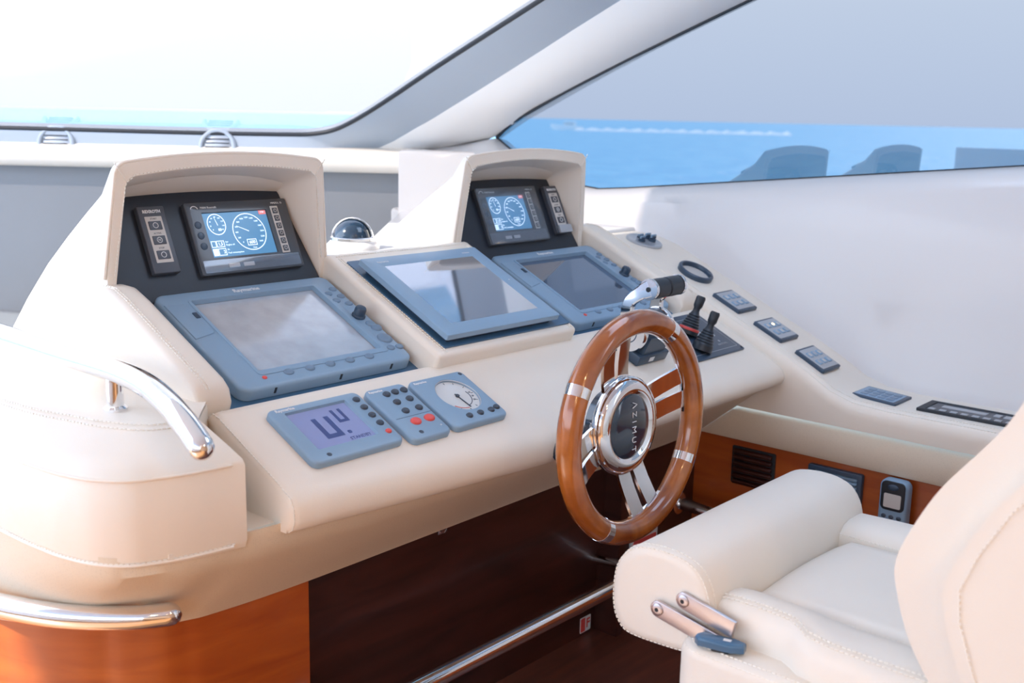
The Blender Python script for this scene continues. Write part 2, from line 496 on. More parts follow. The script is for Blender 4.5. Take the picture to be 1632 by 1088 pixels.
gl = [Vector(p) for p in ge_s] + [Vector((1.2, 1.6, .97)), Vector((0.0, 3.0, .97)), Vector((0.3, 4.6, -.06))]
mb = MB(); mb.add([p - inw * 0.006 for p in gl], [list(range(len(gl)))])
mb.build('pane', 'glass_front', win, smooth=0, recalc=False)

# windshield sill along the base of the glass
base = [Vector((0.70, 4.30, 0))] + [Vector((1.512, 3.371, 0)), Vector((1.884, 2.941, 0)), Vector((2.20, 2.575, 0)), Vector((2.33, 2.43, 0))]
hd = Vector((-.756, -.655, 0))
mb = MB(); rows = []
for p in base:
    rows.append([p + hd * dd + Vector((0, 0, zz)) for dd, zz in ((-.10, -.098), (-.03, -.100), (0.0, -.104), (.022, -.112), (.032, -.128), (.030, -.150), (.018, -.168), (0.0, -.174), (-.05, -.174))])
sill = st(mb.grid(rows).build('trim_1', 'leather'))
tag(sill, 'cream padded sill under the windshield', 'trim')
stitches([p + hd * .0305 + Vector((0, 0, -.126)) for p in base], hd, sill, step=.012, ln=.008, wd=.0018)
# grey lined well below the sill
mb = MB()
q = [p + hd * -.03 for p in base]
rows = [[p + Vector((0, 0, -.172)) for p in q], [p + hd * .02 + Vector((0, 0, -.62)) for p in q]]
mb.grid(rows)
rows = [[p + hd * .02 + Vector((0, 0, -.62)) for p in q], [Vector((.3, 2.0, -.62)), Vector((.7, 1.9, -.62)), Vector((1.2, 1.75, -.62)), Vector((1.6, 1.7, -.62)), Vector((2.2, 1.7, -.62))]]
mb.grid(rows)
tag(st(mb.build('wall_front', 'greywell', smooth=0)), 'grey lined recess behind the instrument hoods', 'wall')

# starboard wall with window, ledge profile in (Y, Z)
def lerp_tab(tab, y):
    if y <= tab[0][0]: return tab[0][1]
    for (a, za), (c, zc) in zip(tab, tab[1:]):
        if y <= c: return za + (zc - za) * (y - a) / (c - a)
    return tab[-1][1]
LEDGE = [(-.8, -.577), (.86, -.577), (.93, -.572), (.98, -.556), (1.04, -.522), (1.10, -.492), (1.50, -.305), (1.56, -.288), (1.64, -.281), (2.6, -.279)]
WINB = [(-.8, .078), (.735, -.079), (1.76, -.184), (1.86, -.192), (1.93, -.186), (2.026, -.154), (2.185, -.097), (2.245, -.062)]
WINT = [(-.8, .72), (.30, .655), (.60, .57), (1.0, .44), (1.416, .295), (1.776, .159), (1.989, .073), (2.18, -.012), (2.235, -.04), (2.245, -.062)]
ys = [-.8, -.4, 0, .3, .5, .7, .8, .86, .9, .93, .96, .98, 1.01, 1.04, 1.07, 1.1, 1.2, 1.3, 1.4, 1.5, 1.53, 1.56, 1.6, 1.64, 1.7, 1.76, 1.81, 1.86, 1.9, 1.93, 1.98, 2.026, 2.1, 2.185, 2.245]
mb = MB(); rows = []
for y in ys:
    zl = lerp_tab(LEDGE, y); zw = lerp_tab(WINB, y)
    h = zw - zl
    rows.append([(2.355, y, zl - .01), (2.362, y, zl + .004), (2.368, y, zl + .02), (2.392, y, zl + h * .35), (2.412, y, zl + h * .65), (2.425, y, zw - .045), (2.437, y, zw - .024), (2.462, y, zw - .008), (2.497, y, zw), (2.515, y, zw - .002)])
for yy, dx in ((2.34, 0.0), (2.5, -.03), (2.62, -.06)):
    zl = -.285
    rows.append([(2.355 + dx, yy, zl), (2.362 + dx, yy, zl + .01), (2.368 + dx, yy, zl + .03), (2.385 + dx, yy, zl + .07), (2.395 + dx, yy, zl + .12), (2.40 + dx, yy, -.13), (2.41 + dx, yy, -.11), (2.44 + dx, yy, -.09), (2.49, yy, -.075), (2.51, yy, -.075)])
wall = st(mb.grid(rows).build('wall_right', 'gelcoat', smooth=60))
tag(wall, 'smooth white side wall below the side window', 'wall')

# white pillar between windshield frame and side window
wt = [Vector((2.40, 2.62, -.125)), Vector((2.44, 2.50, -.11)), Vector((2.47, 2.38, -.09)), Vector((2.497, 2.30, -.07)), Vector((2.499, 2.245, -.055)), Vector((2.5, 2.12, .017)), Vector((2.5, 1.989, .073)), Vector((2.5, 1.776, .159)), Vector((2.5, 1.416, .295)), Vector((2.5, 1.0, .44)), Vector((2.5, .60, .57)), Vector((2.5, .3, .655))]
po = [Vector((2.20, 2.62, -.125)), Vector((2.25, 2.59, -.115)), Vector((2.28, 2.56, -.107)), Vector((2.298, 2.51, -.088)), Vector((2.305, 2.46, -.067)), Vector((2.312, 2.36, -.020)), Vector((2.318, 2.24, .034)), Vector((2.322, 2.05, .124)), Vector((2.330, 1.70, .285)), Vector((2.345, 1.30, .47)), Vector((2.352, 1.0, .61)), Vector((2.352, .75, .73))]
po_s = spline(po, 4); wt_s = spline(wt, 4)
mb = MB(); rows = []
for a, c in zip(po_s, wt_s):
    nin = Vector((-.5, -.35, -.25))
    rows.append([a + Vector((.02, .02, .02)), a, a.lerp(c, .2) + nin * .018, a.lerp(c, .5) + nin * .03, a.lerp(c, .8) + nin * .02, c.lerp(a, .05) + nin * .004, c, c + Vector((.02, 0, .004))])
pil = st(mb.grid(rows).build('trim_2', 'ceil', smooth=60))  # white paler than the wall gelcoat stands in for sunlit bounce
tag(pil, 'white pillar between windshield and side window', 'trim')

# side window
w2 = bpy.data.objects.new('window_2', None); COL.objects.link(w2)
tag(w2, 'tinted side window with a black seal', 'window', kind='structure')
low = [(2.506, y, lerp_tab(WINB, y)) for y in ys]; top = [(2.506, y, lerp_tab(WINT, y)) for y in ys]
mb = MB(); mb.grid([low, top])
mb.build('pane', 'glass_side', w2, smooth=0, recalc=False)
MB().tube([(2.500, y, z + .001) for _, y, z in top][::-1], 0.0055, seg=8).build('seal', 'rubber', w2)
MB().tube([(2.503, y, z) for _, y, z in low], 0.003, seg=8).build('seal', 'rubber', w2)

# ------------------------------------------------------------------ starboard side console
sc = thing('side_console', 'long cream leather side console stepping down along the right wall', 'console', loc=(2.26, 0.9, FLOOR))
def loc_of(o): return o.matrix_world.translation.copy() if o.matrix_world else Vector((0, 0, 0))
OFF = Vector((2.26, 0.9, FLOOR))
def shift(mb, off):
    for i, v in enumerate(mb.v): mb.v[i] = v - off
    return mb
mb = MB(); rows = []
for y in [yy for yy in ys if yy <= 1.93]:
    z = lerp_tab(LEDGE, y)
    rows.append([(2.168, y, -.632), (2.166, y, z - .03), (2.167, y, z - .018), (2.171, y, z - .008), (2.180, y, z - .001), (2.192, y, z), (2.30, y, z), (2.36, y, z), (2.37, y, z - .02)])
shift(mb.grid(rows), OFF).build('ledge', 'leather', sc, smooth=50)
mb = MB(); rows = []
for y in (-.8, 0, .6, 1.0, 1.5):
    rows.append([(2.19, y, -.630), (2.176, y, -.636), (2.171, y, -.645), (2.171, y, -.705), (2.176, y, -.713), (2.20, y, -.714)])
shift(mb.grid(rows), OFF).build('lower_fascia', 'perf', sc)
shift(MB().box(2.186, 2.21, -.8, 1.5, FLOOR, -.712), OFF).build('wood_panel', 'cherry', sc)
for dx, dz in ((2.176, .0), (2.190, .0022)):
    pth = [Vector((dx, y, lerp_tab(LEDGE, y) + (-.0035 if dx < 2.18 else .0006))) - OFF for y in ys if -.4 < y < 1.5]
    stitches(pth, (-.6, 0, .8), sc)

# ------------------------------------------------------------------ helm console
HC = Vector((1.45, 1.4, FLOOR))
hc = thing('helm_console', 'cream leather helm console with twin arched instrument hoods', 'console', loc=HC)
def part(mb, name, material, smooth=40, parent=None, recalc=True):
    o = shift(mb, HC).build(name, material, hc if parent is None else parent, smooth, recalc)
    return o
def hst(path, normal, **k):
    return stitches([Vector(p) - HC for p in path], normal, hc, **k)

# shelf with rounded front lip
def vfront(u): return lerp_tab([(.84, -.214), (.863, -.219), (1.106, -.235), (1.39, -.254), (2.16, -.266)], u)
def lipz(u): return lerp_tab([(.84, -.556), (1.1, -.564), (1.4, -.570), (2.16, -.566)], u)
us = [.862, .866, .874] + [.874 + (2.165 - .874) * i / 24 for i in range(1, 25)]
mb = MB(); rows = []
for k, u in enumerate(us):
    vf = vfront(u); ins = (.010, .003, 0.0)[k] if k < 3 else 0.0
    tp = lambda v, w: duv(u, v, w - ins)
    a = tp(-.018, -.03); bk = tp(-.021, -.006); b2 = tp(-.028, .002); b3 = tp(-.04, .004)
    fr = duv(u, vf, .004)
    prof = [a, bk, b2, b3, tp(-.12, .004), tp(vf + .03, .004), tp(vf + .012, .002)]
    zb = lipz(u)
    c = duv(u, vf, -.004)
    prof += [Vector((u, c.y - .006 + ins, c.z + .001)), Vector((u, c.y - .012 + ins, c.z - .012)), Vector((u, c.y - .013 + ins, zb + .018)), Vector((u, c.y - .008 + ins, zb + .006)), Vector((u, c.y + .004, zb)), Vector((u, c.y + .03, zb - .002)), Vector((u, 1.27, zb - .012))]
    rows.append(prof)
mb.grid(rows)
n = len(rows[0]); mb.f.append(list(range(n)))
part(mb, 'shelf', 'leather', smooth=50)
pp = [Vector(p) + Vector((-.0005, 0, 0)) for p in rows[1][2:12]]
hst(pp, (-1, -.3, .3), step=.006)
hst([p + Vector((.014, -.001, .0015)) for p in pp[:5]], ND, step=.006)

# sloping fascia of perforated leather under the lip and pod
Tc = [(.605, 1.75), (.605, 1.50), (.607, 1.38), (.614, 1.29), (.635, 1.22), (.665, 1.19), (.73, 1.168), (.80, 1.162), (.86, 1.155), (1.0, 1.15), (1.4, 1.135), (2.17, 1.125)]
Lc = [(.60, 1.80), (.603, 1.60), (.615, 1.51), (.640, 1.452), (.668, 1.405), (.698, 1.367), (.761, 1.312), (.80, 1.296), (.846, 1.286), (1.006, 1.278), (1.4, 1.282), (2.17, 1.29)]
Ts = spline([(x, y, 0) for x, y in Tc], 5); Ls = spline([(x, y, 0) for x, y in Lc], 5)
mb = MB()
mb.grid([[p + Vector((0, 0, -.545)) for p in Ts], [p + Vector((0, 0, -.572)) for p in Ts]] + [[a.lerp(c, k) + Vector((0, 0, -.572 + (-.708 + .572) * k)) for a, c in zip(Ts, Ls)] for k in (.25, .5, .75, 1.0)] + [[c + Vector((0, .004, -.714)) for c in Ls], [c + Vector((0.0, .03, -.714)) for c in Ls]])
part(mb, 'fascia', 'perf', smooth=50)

# port corner pod
Sc = [(.804, 1.1495), (.785, 1.1525), (.728, 1.162), (.685, 1.176), (.658, 1.191), (.634, 1.222), (.620, 1.26), (.611, 1.31), (.604, 1.42), (.600, 1.7), (.60, 2.2)]
Kc = [(.804, 1.2535), (.79, 1.2545), (.772, 1.257), (.745, 1.266), (.727, 1.285), (.712, 1.315), (.700, 1.345), (.690, 1.385), (.668, 1.48), (.652, 1.75), (.65, 2.2)]
Ss = spline([(x, y, 0) for x, y in Sc], 8); Ks = spline([(x, y, 0) for x, y in Kc], 8)
Z = lambda z: Vector((0, 0, z))
def ins2(P, d):
    out = []
    for i, p in enumerate(P):
        t = (P[min(i + 1, len(P) - 1)] - P[max(i - 1, 0)]).normalized()
        out.append(p + Vector((-t.y, t.x, 0)) * -d)
    return out
mb = MB()
row0 = [Vector((.866, max(k.y + .03, 1.325), 0)) for k in Ks]
rowsP = [[r_ + Z(-.405) for r_ in row0], [k.lerp(r_, .3) + Z(-.405) for k, r_ in zip(Ks, row0)], [k + Z(-.407) for k in Ks], [k.lerp(s, .08) + Z(-.410) for k, s in zip(Ks, Ss)], [k.lerp(s, .6) + Z(-.428) for k, s in zip(Ks, Ss)], [k.lerp(s, .95) + Z(-.441) for k, s in zip(Ks, Ss)],
         [s + Z(-.448) for s in Ss], [s + Z(-.50) for s in Ss], [s + Z(-.55) for s in Ss], [s + Z(-.562) for s in ins2(Ss, .006)], [s + Z(-.566) for s in ins2(Ss, .03)], [s + Z(-.55) for s in ins2(Ss, .06)]]
mb.grid(rowsP)
mb.f.append([i * len(Ss) for i in range(2, len(rowsP))])
part(mb, 'corner_pod', 'leather', smooth=50)
part(MB().box(.70, .96, 1.168, 1.45, -.553, -.547), 'pod_floor', 'leather')
part(MB().box(.82, .882, 1.328, 1.55, -.55, -.408), 'arm_foot', 'leather')
part(MB().add([(.804, 1.2535, -.4095), (.866, 1.325, -.4095), (.866, 1.325, -.556), (.804, 1.2535, -.556), (.796, 1.2605, -.4095), (.86, 1.333, -.4095), (.86, 1.333, -.556), (.796, 1.2605, -.556)], [[0, 1, 2, 3], [7, 6, 5, 4], [0, 4, 5, 1], [1, 5, 6, 2], [2, 6, 7, 3], [3, 7, 4, 0]]), 'pod_end', 'leather')
for P, z, nr in ((Ss, -.4455, (-.3, -.6, .7)), (ins2(Ss, .010), -.4435, (-.1, -.3, .95)), (Ks, -.4055, (0, 0, 1)), ([k.lerp(s, .1) for k, s in zip(Ks, Ss)], -.4095, (0, 0, 1))):
    hst([p + Z(z) for p in P[8:-9]], nr)
hst([p + Z(-.553) for p in Ss[8:-9]], (-.5, -.8, 0))
piping([p + Z(-.4455) - HC for p in Ss[8:]], .0022, hc, 'leather')
piping([p + Z(-.5555) - HC for p in Ss[8:]], .0022, hc, 'leather')

# side arms flanking the plotter panels
def arm(u0, u1, v0, v1, side):
    mb = MB(); rows = []
    vs_ = [(v0, -.05, .3), (v0 + .003, .012, 0), (v0 + .015, .026, 0), (v0 + .03, .03, 0), (v0 + .12, .03, 0), (v1 - .09, .03, 0), (v1 - .05, .027, 0), (v1 - .02, .014, 0), (v1, -.012, 0), (v1 + .01, -.06, 0)]
    for v, w, _ in vs_:
        r = .014
        prof = [(u0, -.10)]
        for k in range(5):
            a = PI - k / 4 * PI / 2; prof.append((u0 + r + r * math.cos(a), w - r + r * math.sin(a)))
        for k in range(5):
            a = PI / 2 - k / 4 * PI / 2; prof.append((u1 - r + r * math.cos(a), w - r + r * math.sin(a)))
        prof.append((u1, -.10))
        rows.append([duv(a, v, w2_) for a, w2_ in prof])
    mb.grid(rows); mb.f.append(list(range(len(rows[0]))))
    part(mb, 'side_arm', 'leather', smooth=50)
    us_ = u0 + .016 if side < 0 else u1 - .016
    for d in (0, .005):
        hst([duv(us_ + d, v, w + .0006) for v, w, _ in vs_[2:8]], ND)
arm(.846, .905, -.016, .315, -1)
arm(2.105, 2.168, -.02, .36, 1)

# plotter base panels and centre pedestal
def slab(u0, u1, v0, v1, w0, w1, r, name, material):
    mb = MB().box(u0, u1, v0, v1, w0, w1, r=r, seg=3)
    for i, p in enumerate(mb.v): mb.v[i] = duv(p.x, p.y, p.z)
    return part(mb, name, material)
slab(.90, 1.305, -.05, .300, -.06, -.020, 0, 'plotter_panel', 'blue_panel')
slab(1.675, 2.11, -.05, .300, -.06, -.020, 0, 'plotter_panel', 'blue_panel')
slab(1.299, 1.682, -.040, .300, -.08, .030, .010, 'centre_pedestal', 'leather')
for u in (1.318, 1.3235, 1.668, 1.6625):
    hst([duv(u, v, .0305) for v in (-.03, .28)], ND)
hst([duv(u, .285, .0305) for u in (1.32, 1.66)], ND)

# deck behind the hoods (horizontal, white) and white shoulder
mb = MB(); mb.plate([(1.30, 1.607), (1.66, 1.607), (2.12, 1.63), (2.37, 1.63), (2.37, 2.44), (2.26, 2.45), (2.195, 2.349), (1.62, 1.835), (1.56, 1.81), (1.30, 1.81)], -.46, -.272, b=.012)
part(mb, 'rear_deck', 'gelcoat')
mb = MB(); mb.plate([(2.195, 2.349), (2.36, 2.20), (2.42, 2.62), (2.31, 2.458), (2.30, 2.45)], -.46, -.10, b=.01)
part(mb, 'shoulder_riser', 'gelcoat')

# instrument hoods
def arch(hb, ht, z0, zs, zc, r, n=6, m=12):
    # open loop: left foot, left side, corner, crowned top, corner, right foot
    pts = []
    for k in range(4):
        f = k / 4; pts.append((-hb + (hb - ht) * f, z0 + (zs - r - z0) * f))
    cxl = -ht + r; czl = zs - r
    for k in range(n + 1):
        a = PI - k / n * (PI / 2 - .12); pts.append((cxl + r * math.cos(a), czl + r * math.sin(a)))
    x0 = pts[-1][0]; zt = pts[-1][1]
    for k in range(1, m):
        x = x0 + (-2 * x0) * k / m; pts.append((x, zt + (zc - zt) * (1 - (x / x0) ** 2)))
    return pts + [(-x, z) for x, z in pts[:4 + n + 1]][::-1]
def hood(uc):
    mb = MB(); rows = []
    rim0 = arch(.222, .204, -.262, -.080, -.068, .022)
    inn = arch(.203, .185, -.262, -.104, -.092, .018)
    yr = lambda z, d=0: 1.592 + (z + .25) * -.09 + d
    # body sections going forward and down
    secs = [(1.98, -.372, .21), (1.90, -.302, .213), (1.82, -.240, .216), (1.74, -.186, .218), (1.67, -.140, .218), (1.625, -.107, .214)]
    for y, zt, hw in secs:
        rows.append([(uc + x, y, z) for x, z in arch(.226, hw - .006, -.45, zt - .008, zt, .04)])
    rim_in = arch(.222, .204, -.30, -.080, -.068, .022)
    rows.append([(uc + x * 1.0, yr(z, .016), z) for x, z in rim_in])
    rows.append([(uc + x, yr(z, .006), z) for x, z in rim_in])
    rows.append([(uc + x * .99, yr(z, 0.0), z - .002) for x, z in rim_in])
    rows.append([(uc + x * 1.01, yr(z, -.001), z + .002) for x, z in arch(.203, .185, -.30, -.104, -.092, .018)])
    rows.append([(uc + x, yr(z, .004), z) for x, z in arch(.203, .185, -.30, -.105, -.093, .018)])
    pz = [(x, z) for x, z in arch(.203, .166, -.295, -.136, -.124, .016)]
    rows.append([(uc + x, 1.5985 + (z + .286) * math.tan(math.radians(25)) + .004, z) for x, z in pz])
    mb.grid(rows)
    h = part(mb, 'instrument_hood', 'leather', smooth=45)
    mid = [((a[0] + c[0]) / 2, (a[1] + c[1]) / 2) for a, c in zip(rim0, inn)]
    stitches([Vector((uc + c[0] * 1.018, yr(c[1], -.0025), c[1] + (.004 if abs(c[0]) < .17 else 0))) - HC for c in inn], (0, -1, 0), h)
    piping([Vector((uc + a[0] * .995, yr(a[1], .003), a[1])) - HC for a in rim0], .0028, h, 'leather')
    for s in (-1, 1):
        hst([(uc + s * .204, yr(-.085, -.001), -.083), (uc + s * .186, yr(-.11, -.002), -.108)], (0, -1, 0), step=.006)
    # black gauge panel set in the hood
    mb = MB()
    pl = [(x, z) for x, z in arch(.205, .166, -.312, -.136, -.124, .016)]
    f = [(uc + x, 1.5965 + (z + .286) * math.tan(math.radians(25)), z) for x, z in pl]
    bk = [(x, y + .02, z - .008) for x, y, z in f]
    mb.grid([f, bk]); mb.f.append(list(range(len(f))))
    part(mb, 'gauge_panel', 'navy', smooth=30)
hood(1.086)
hood(1.868)

# wood base of the console and knee panels
mb = MB()
Wp = [p for p in ins2(Ls, -.0)][:46]
Wp = [Vector((p.x + .012 * (1 if p.y > 1.35 else .3), p.y + .010, 0)) for p in Wp if p.x < 1.012]
Wp += [Vector((1.012, 1.288, 0)), Vector((1.012, 1.36, 0))]
mb.grid([[p + Z(-.705) for p in Wp], [p + Z(FLOOR) for p in Wp]])
part(mb, 'cabinet_front', 'cherry', smooth=50)
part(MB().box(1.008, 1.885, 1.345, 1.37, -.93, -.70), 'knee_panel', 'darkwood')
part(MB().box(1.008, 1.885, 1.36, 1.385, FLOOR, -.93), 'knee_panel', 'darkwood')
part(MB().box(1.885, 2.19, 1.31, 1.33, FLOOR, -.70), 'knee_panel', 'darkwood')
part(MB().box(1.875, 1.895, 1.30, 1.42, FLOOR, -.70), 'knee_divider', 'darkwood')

# ------------------------------------------------------------------ chart plotters
def bump_button(parent, x, y, a, b, h, material='button', name='button', z=0.0, rot=0.0):
    mb = MB()
    rows = [[(p[0], p[1], z - .001) for p in ellipse(x, y, a, b, 16, rot)]]
    for k in range(1, 4):
        t = k / 4 * PI / 2
        rows.append([(p[0], p[1], z + h * math.sin(t)) for p in ellipse(x, y, a * math.cos(t) ** .6, b * math.cos(t) ** .6, 16, rot)])
    mb.grid(rows, closed_u=True); n = 16
    mb.f.append(list(range((len(rows) - 1) * n, len(rows) * n)))
    return mb.build(name, material, parent, smooth=60)

def plotter(u, label, scr):
    t = thing('chart_plotter', label, 'chart plotter', dash(u, .003, -.019), group='chart plotters in the helm console')
    W2, H2 = .353, .268
    outer = rrect(0, W2, 0, H2, .018, 6)
    inner = rrect(.053, .308, .038, .240, .004, 6)
    MB().ring_plate(outer, inner, 0, .021, .013, b=.006).build('bezel', 'plastic', t, smooth=50)
    MB().plate(rrect(.050, .311, .035, .243, .004, 3), .002, .0135).build('screen', scr, t)
    # raised inner lip round the screen
    MB().ring_plate(rrect(.049, .318, .028, .244, .008, 5), rrect(.054, .307, .039, .239, .003, 5), .0195, .0225, .014, b=.001).build('screen_surround', 'plastic', t)
    d = MB().plate([(.004, .139), (.042, .148), (.046, .154), (.046, .228), (.042, .233), (.004, .236)], .018, .0226, b=.0012).build('card_door', 'plastic', t)
    MB().box(.036, .044, .190, .205, .0215, .0245, r=.001).build('door_catch', 'plastic_d', d)
    for x, y in ((.342, .222), (.323, .210), (.343, .198), (.324, .187), (.343, .174)):
        bump_button(t, x - .003, y, .0085, .0068, .0035, z=.021)
    k = MB().lathe([(.0125, .020), (.0125, .024), (.0105, .026), (.0105, .036), (.009, .0395), (.004, .041)], 24, T(.331, .134, 0)).build('knob', 'plastic_d', t)
    bump_button(t, .338, .108, .010, .009, .004, z=.021); bump_button(t, .341, .094, .011, .010, .0045, z=.021)
    bump_button(t, .335, .063, .0145, .0145, .004, z=.021, name='cursor_pad')
    for x, y in ((.326, .035), (.345, .034)): bump_button(t, x, y, .008, .007, .0035, z=.021)
    for i in range(5): bump_button(t, .101 + i * .0417, .024, .0095, .0075, .0032, z=.021, name='soft_key')
    bump_button(t, .054, .022, .0045, .004, .002, 'red', 'power_light', z=.021)
    text('lettering', 'Raymarine', .0125, T(.172, .253, .0212), 'white', t, bold=.0002)
    for x in (.06, .19, .30):
        MB().box(x, x + .004, -.0008, .001, .006, .016).build('edge_notch', 'rubber', t)
    return t
plotter(.935, 'large blue-grey chart plotter with a dusty screen paled by painted reflection below the left hood', 'screen_dusty_glare')
plotter(1.742, 'large blue-grey chart plotter with a dark blue screen below the right hood', 'screen_dark')

# ------------------------------------------------------------------ centre touchscreen monitor
t = thing('touchscreen_monitor', 'flat frameless touchscreen monitor on the centre pedestal', 'monitor', dash(1.322, -.023, .0305))
MB().plate(rrect(.002, .350, .0, .285, .003, 3), 0, .003).build('mounting_plate', 'blue_panel', t)
MB().plate(rrect(.016, .300, .012, .246, .004, 3), .003, .016).build('housing', 'plastic_d', t)
MB().ring_plate(rrect(.004, .312, .004, .258, .004, 4), rrect(.040, .278, .034, .228, .001, 4), .014, .0245, .0242, b=.0012).build('bezel', 'plastic', t, smooth=50)
MB().plate(rrect(.038, .280, .032, .230, .001, 3), .018, .0243).build('screen', 'screen_clear', t)
text('lettering', 'Raymarine', .0065, T(.048, .241, .0246), 'white', t)
text('lettering', 'G-Series', .0055, T(.270, .241, .0246), 'white', t)
bump_button(t, .295, .135, .0012, .0012, .0006, 'white', 'indicator', z=.0245)

# ------------------------------------------------------------------ engine displays and propulsion keypads (on the black gauge panels)
T65 = math.radians(65)
def gp(u, d, w=0.0):   # gauge panel frame, d = distance up the panel from its foot
    y = Vector((0, math.cos(T65), math.sin(T65))); n = Vector((0, -math.sin(T65), math.cos(T65)))
    o = Vector((u, 1.5965, -.286)) + y * d + n * w
    return frame(o, XD, y, n)
def engine_display(u, w, label, covered):
    t = thing('engine_display', label, 'display', gp(u, .010, .0005), group='engine displays under the hoods')
    s = w / .213
    MB().ring_plate(rrect(0, .213 * s, 0, .131, .004, 4), rrect(.030 * s, .165 * s, .030, .112, .001, 4), 0, .010, .007, b=.0018).build('bezel', 'charcoal', t)
    sc_ = MB().plate(rrect(.028 * s, .167 * s, .028, .114, .001, 3), .001, .0074).build('screen', 'lcd_blue', t)
    z = .0077
    def ring(x, y, a, b, wd, name):
        mb = MB(); o = ellipse(x, y, a, b, 40); i = ellipse(x, y, a - wd, b - wd, 40)
        mb.grid([[(p[0], p[1], z) for p in o], [(p[0], p[1], z) for p in i]], closed_u=True)
        return mb.build(name, 'lcd_white', sc_, smooth=0)
    ring(.055 * s, .090, .0185 * s, .0195, .0018, 'dial_ring')
    ring(.118 * s, .073, .0345 * s, .0345, .0018, 'dial_ring')
    def bar(x0, y0, x1, y1, wd, name='needle', mt='lcd_white'):
        d = Vector((x1 - x0, y1 - y0, 0)); n_ = Vector((-d.y, d.x, 0)).normalized() * wd / 2
        a = Vector((x0, y0, z + .0001)); c = Vector((x1, y1, z + .0001))
        return MB().add([a + n_, a - n_, c - n_ * .5, c + n_ * .5], [[0, 1, 2, 3]]).build(name, mt, sc_, smooth=0)
    bar(.057 * s, .088, .053 * s, .104, .0016); bar(.117 * s, .074, .094 * s, .085, .0018)
    for k in range(13):
        a = math.radians(225 - k * 270 / 12)
        text('dial_number', str(k * 200), .0042, T(.118 * s + .0265 * s * math.cos(a), .073 + .0265 * math.sin(a), z), 'lcd_white', sc_)
    for k in range(9):
        a = math.radians(225 - k * 270 / 8)
        text('dial_number', str(k * 20), .0036, T(.055 * s + .0130 * s * math.cos(a), .090 + .0135 * math.sin(a), z), 'lcd_white', sc_)
    text('reading', '83', .0065, T(.059 * s, .080, z), 'lcd_white', sc_, bold=.0002)
    text('caption', '1/min', .0038, T(.120 * s, .0435, z), 'lcd_white', sc_)
    def boxo(x0, x1, y0, y1, wd=.0014):
        mb = MB(); o = rrect(x0, x1, y0, y1, .0003, 1); i = rrect(x0 + wd, x1 - wd, y0 + wd, y1 - wd, .0003, 1)
        mb.grid([[(p[0], p[1], z) for p in o], [(p[0], p[1], z) for p in i]], closed_u=True); mb.build('reading_frame', 'lcd_white', sc_, smooth=0)
    boxo(.107 * s, .127 * s, .0475, .0595); text('reading', '600', .0085, T(.1175 * s, .0533, z), 'lcd_white', sc_, bold=.0002)
    boxo(.044 * s, .060 * s, .0485, .0605); text('reading', '1,5', .0080, T(.052 * s, .0543, z), 'lcd_white', sc_, bold=.0002)
    boxo(.044 * s, .060 * s, .0335, .0465); text('reading', '2', .0080, T(.056 * s, .0397, z), 'lcd_white', sc_, bold=.0002)
    MB().plate(rrect(.0335 * s, .0435 * s, .0335, .0465, .0003, 1), z - .0002, z).build('symbol_box', 'lcd_white', sc_, smooth=0)
    boxo(.0335 * s, .0435 * s, .0485, .0605); 
    for yy, tx in ((.0575, 'bar'), (.0520, 'Engine oil'), (.0435, 'l/h'), (.0375, 'Fuel consumption')):
        text('caption', tx, .0045, T(.0625 * s, yy, z), 'lcd_white', sc_, align='LEFT')
    MB().plate(rrect(.148 * s, .163 * s, .1035, .1115, .0004, 1), z - .0002, z).build('alarm_box', 'lcd_red', sc_, smooth=0)
    text('caption', 'STBY', .0042, T(.1555 * s, .1075, z + .0001), 'lcd_white', sc_)
    text('lettering', 'MAN Rexroth', .0055, T(.030 * s, .1205, .0102), 'white', t, align='LEFT')
    text('lettering', 'MMDS-L 15', .0050, T(.190 * s, .1225, .0102), 'white', t)
    mb = MB(); ra = [(.018 * s + .0075 * math.cos(PI * k / 12), .1185 + .006 * math.sin(PI * k / 12)) for k in range(13)]
    mb.grid([[(x, y, .0102) for x, y in ra], [(.018 * s + (x - .018 * s) * .78, .1185 + (y - .1185) * .78, .0102) for x, y in ra]]); mb.build('arch_emblem', 'white', t, smooth=0)
    ks = MB().plate(rrect(.1735 * s, .190 * s, .028, .117, .001, 2), .0098, .0108, b=.0004).build('key_strip', 'offwhite', t)
    for i in range(6):
        MB().plate(rrect(.1765 * s, .187 * s, .031 + i * .0143, .0415 + i * .0143, .001, 2), .0106, .0122, b=.0006).build('key', 'charcoal_m', ks)
        mb = MB(); mb.torus(.0028, .0005, 16, 6, mtx=T(.1817 * s, .0363 + i * .0143, .0122)); mb.build('key_symbol', 'offwhite', ks)
    for i in range(3):
        MB().lathe([(.0065, .0100), (.0065, .0108), (.005, .0112)], 18, T(.017 * s, .052 + i * .019, 0)).build('side_key', 'plastic_d', t)
    for x in (.055, .085):
        MB().plate(rrect(x * s, (x + .022) * s, .0105, .0175, .001, 2), .0100, .0106).build('nameplate', 'offwhite', t)
    MB().plate(rrect(.006 * s, .207 * s, .004, .026, .002, 2), .0102, .0109, b=.0003).build('protective_film', 'film', t)
    if covered:
        MB().plate(rrect(.001, .213 * s - .001, .001, .130, .003, 3), .0126, .0134, b=.0003).build('protective_film', 'film_thin', t)
    return t
engine_display(1.0415, .213, 'engine display with two lit round dials under the left hood', False)
engine_display(1.763, .200, 'film covered engine display with lit dials under the right hood', True)

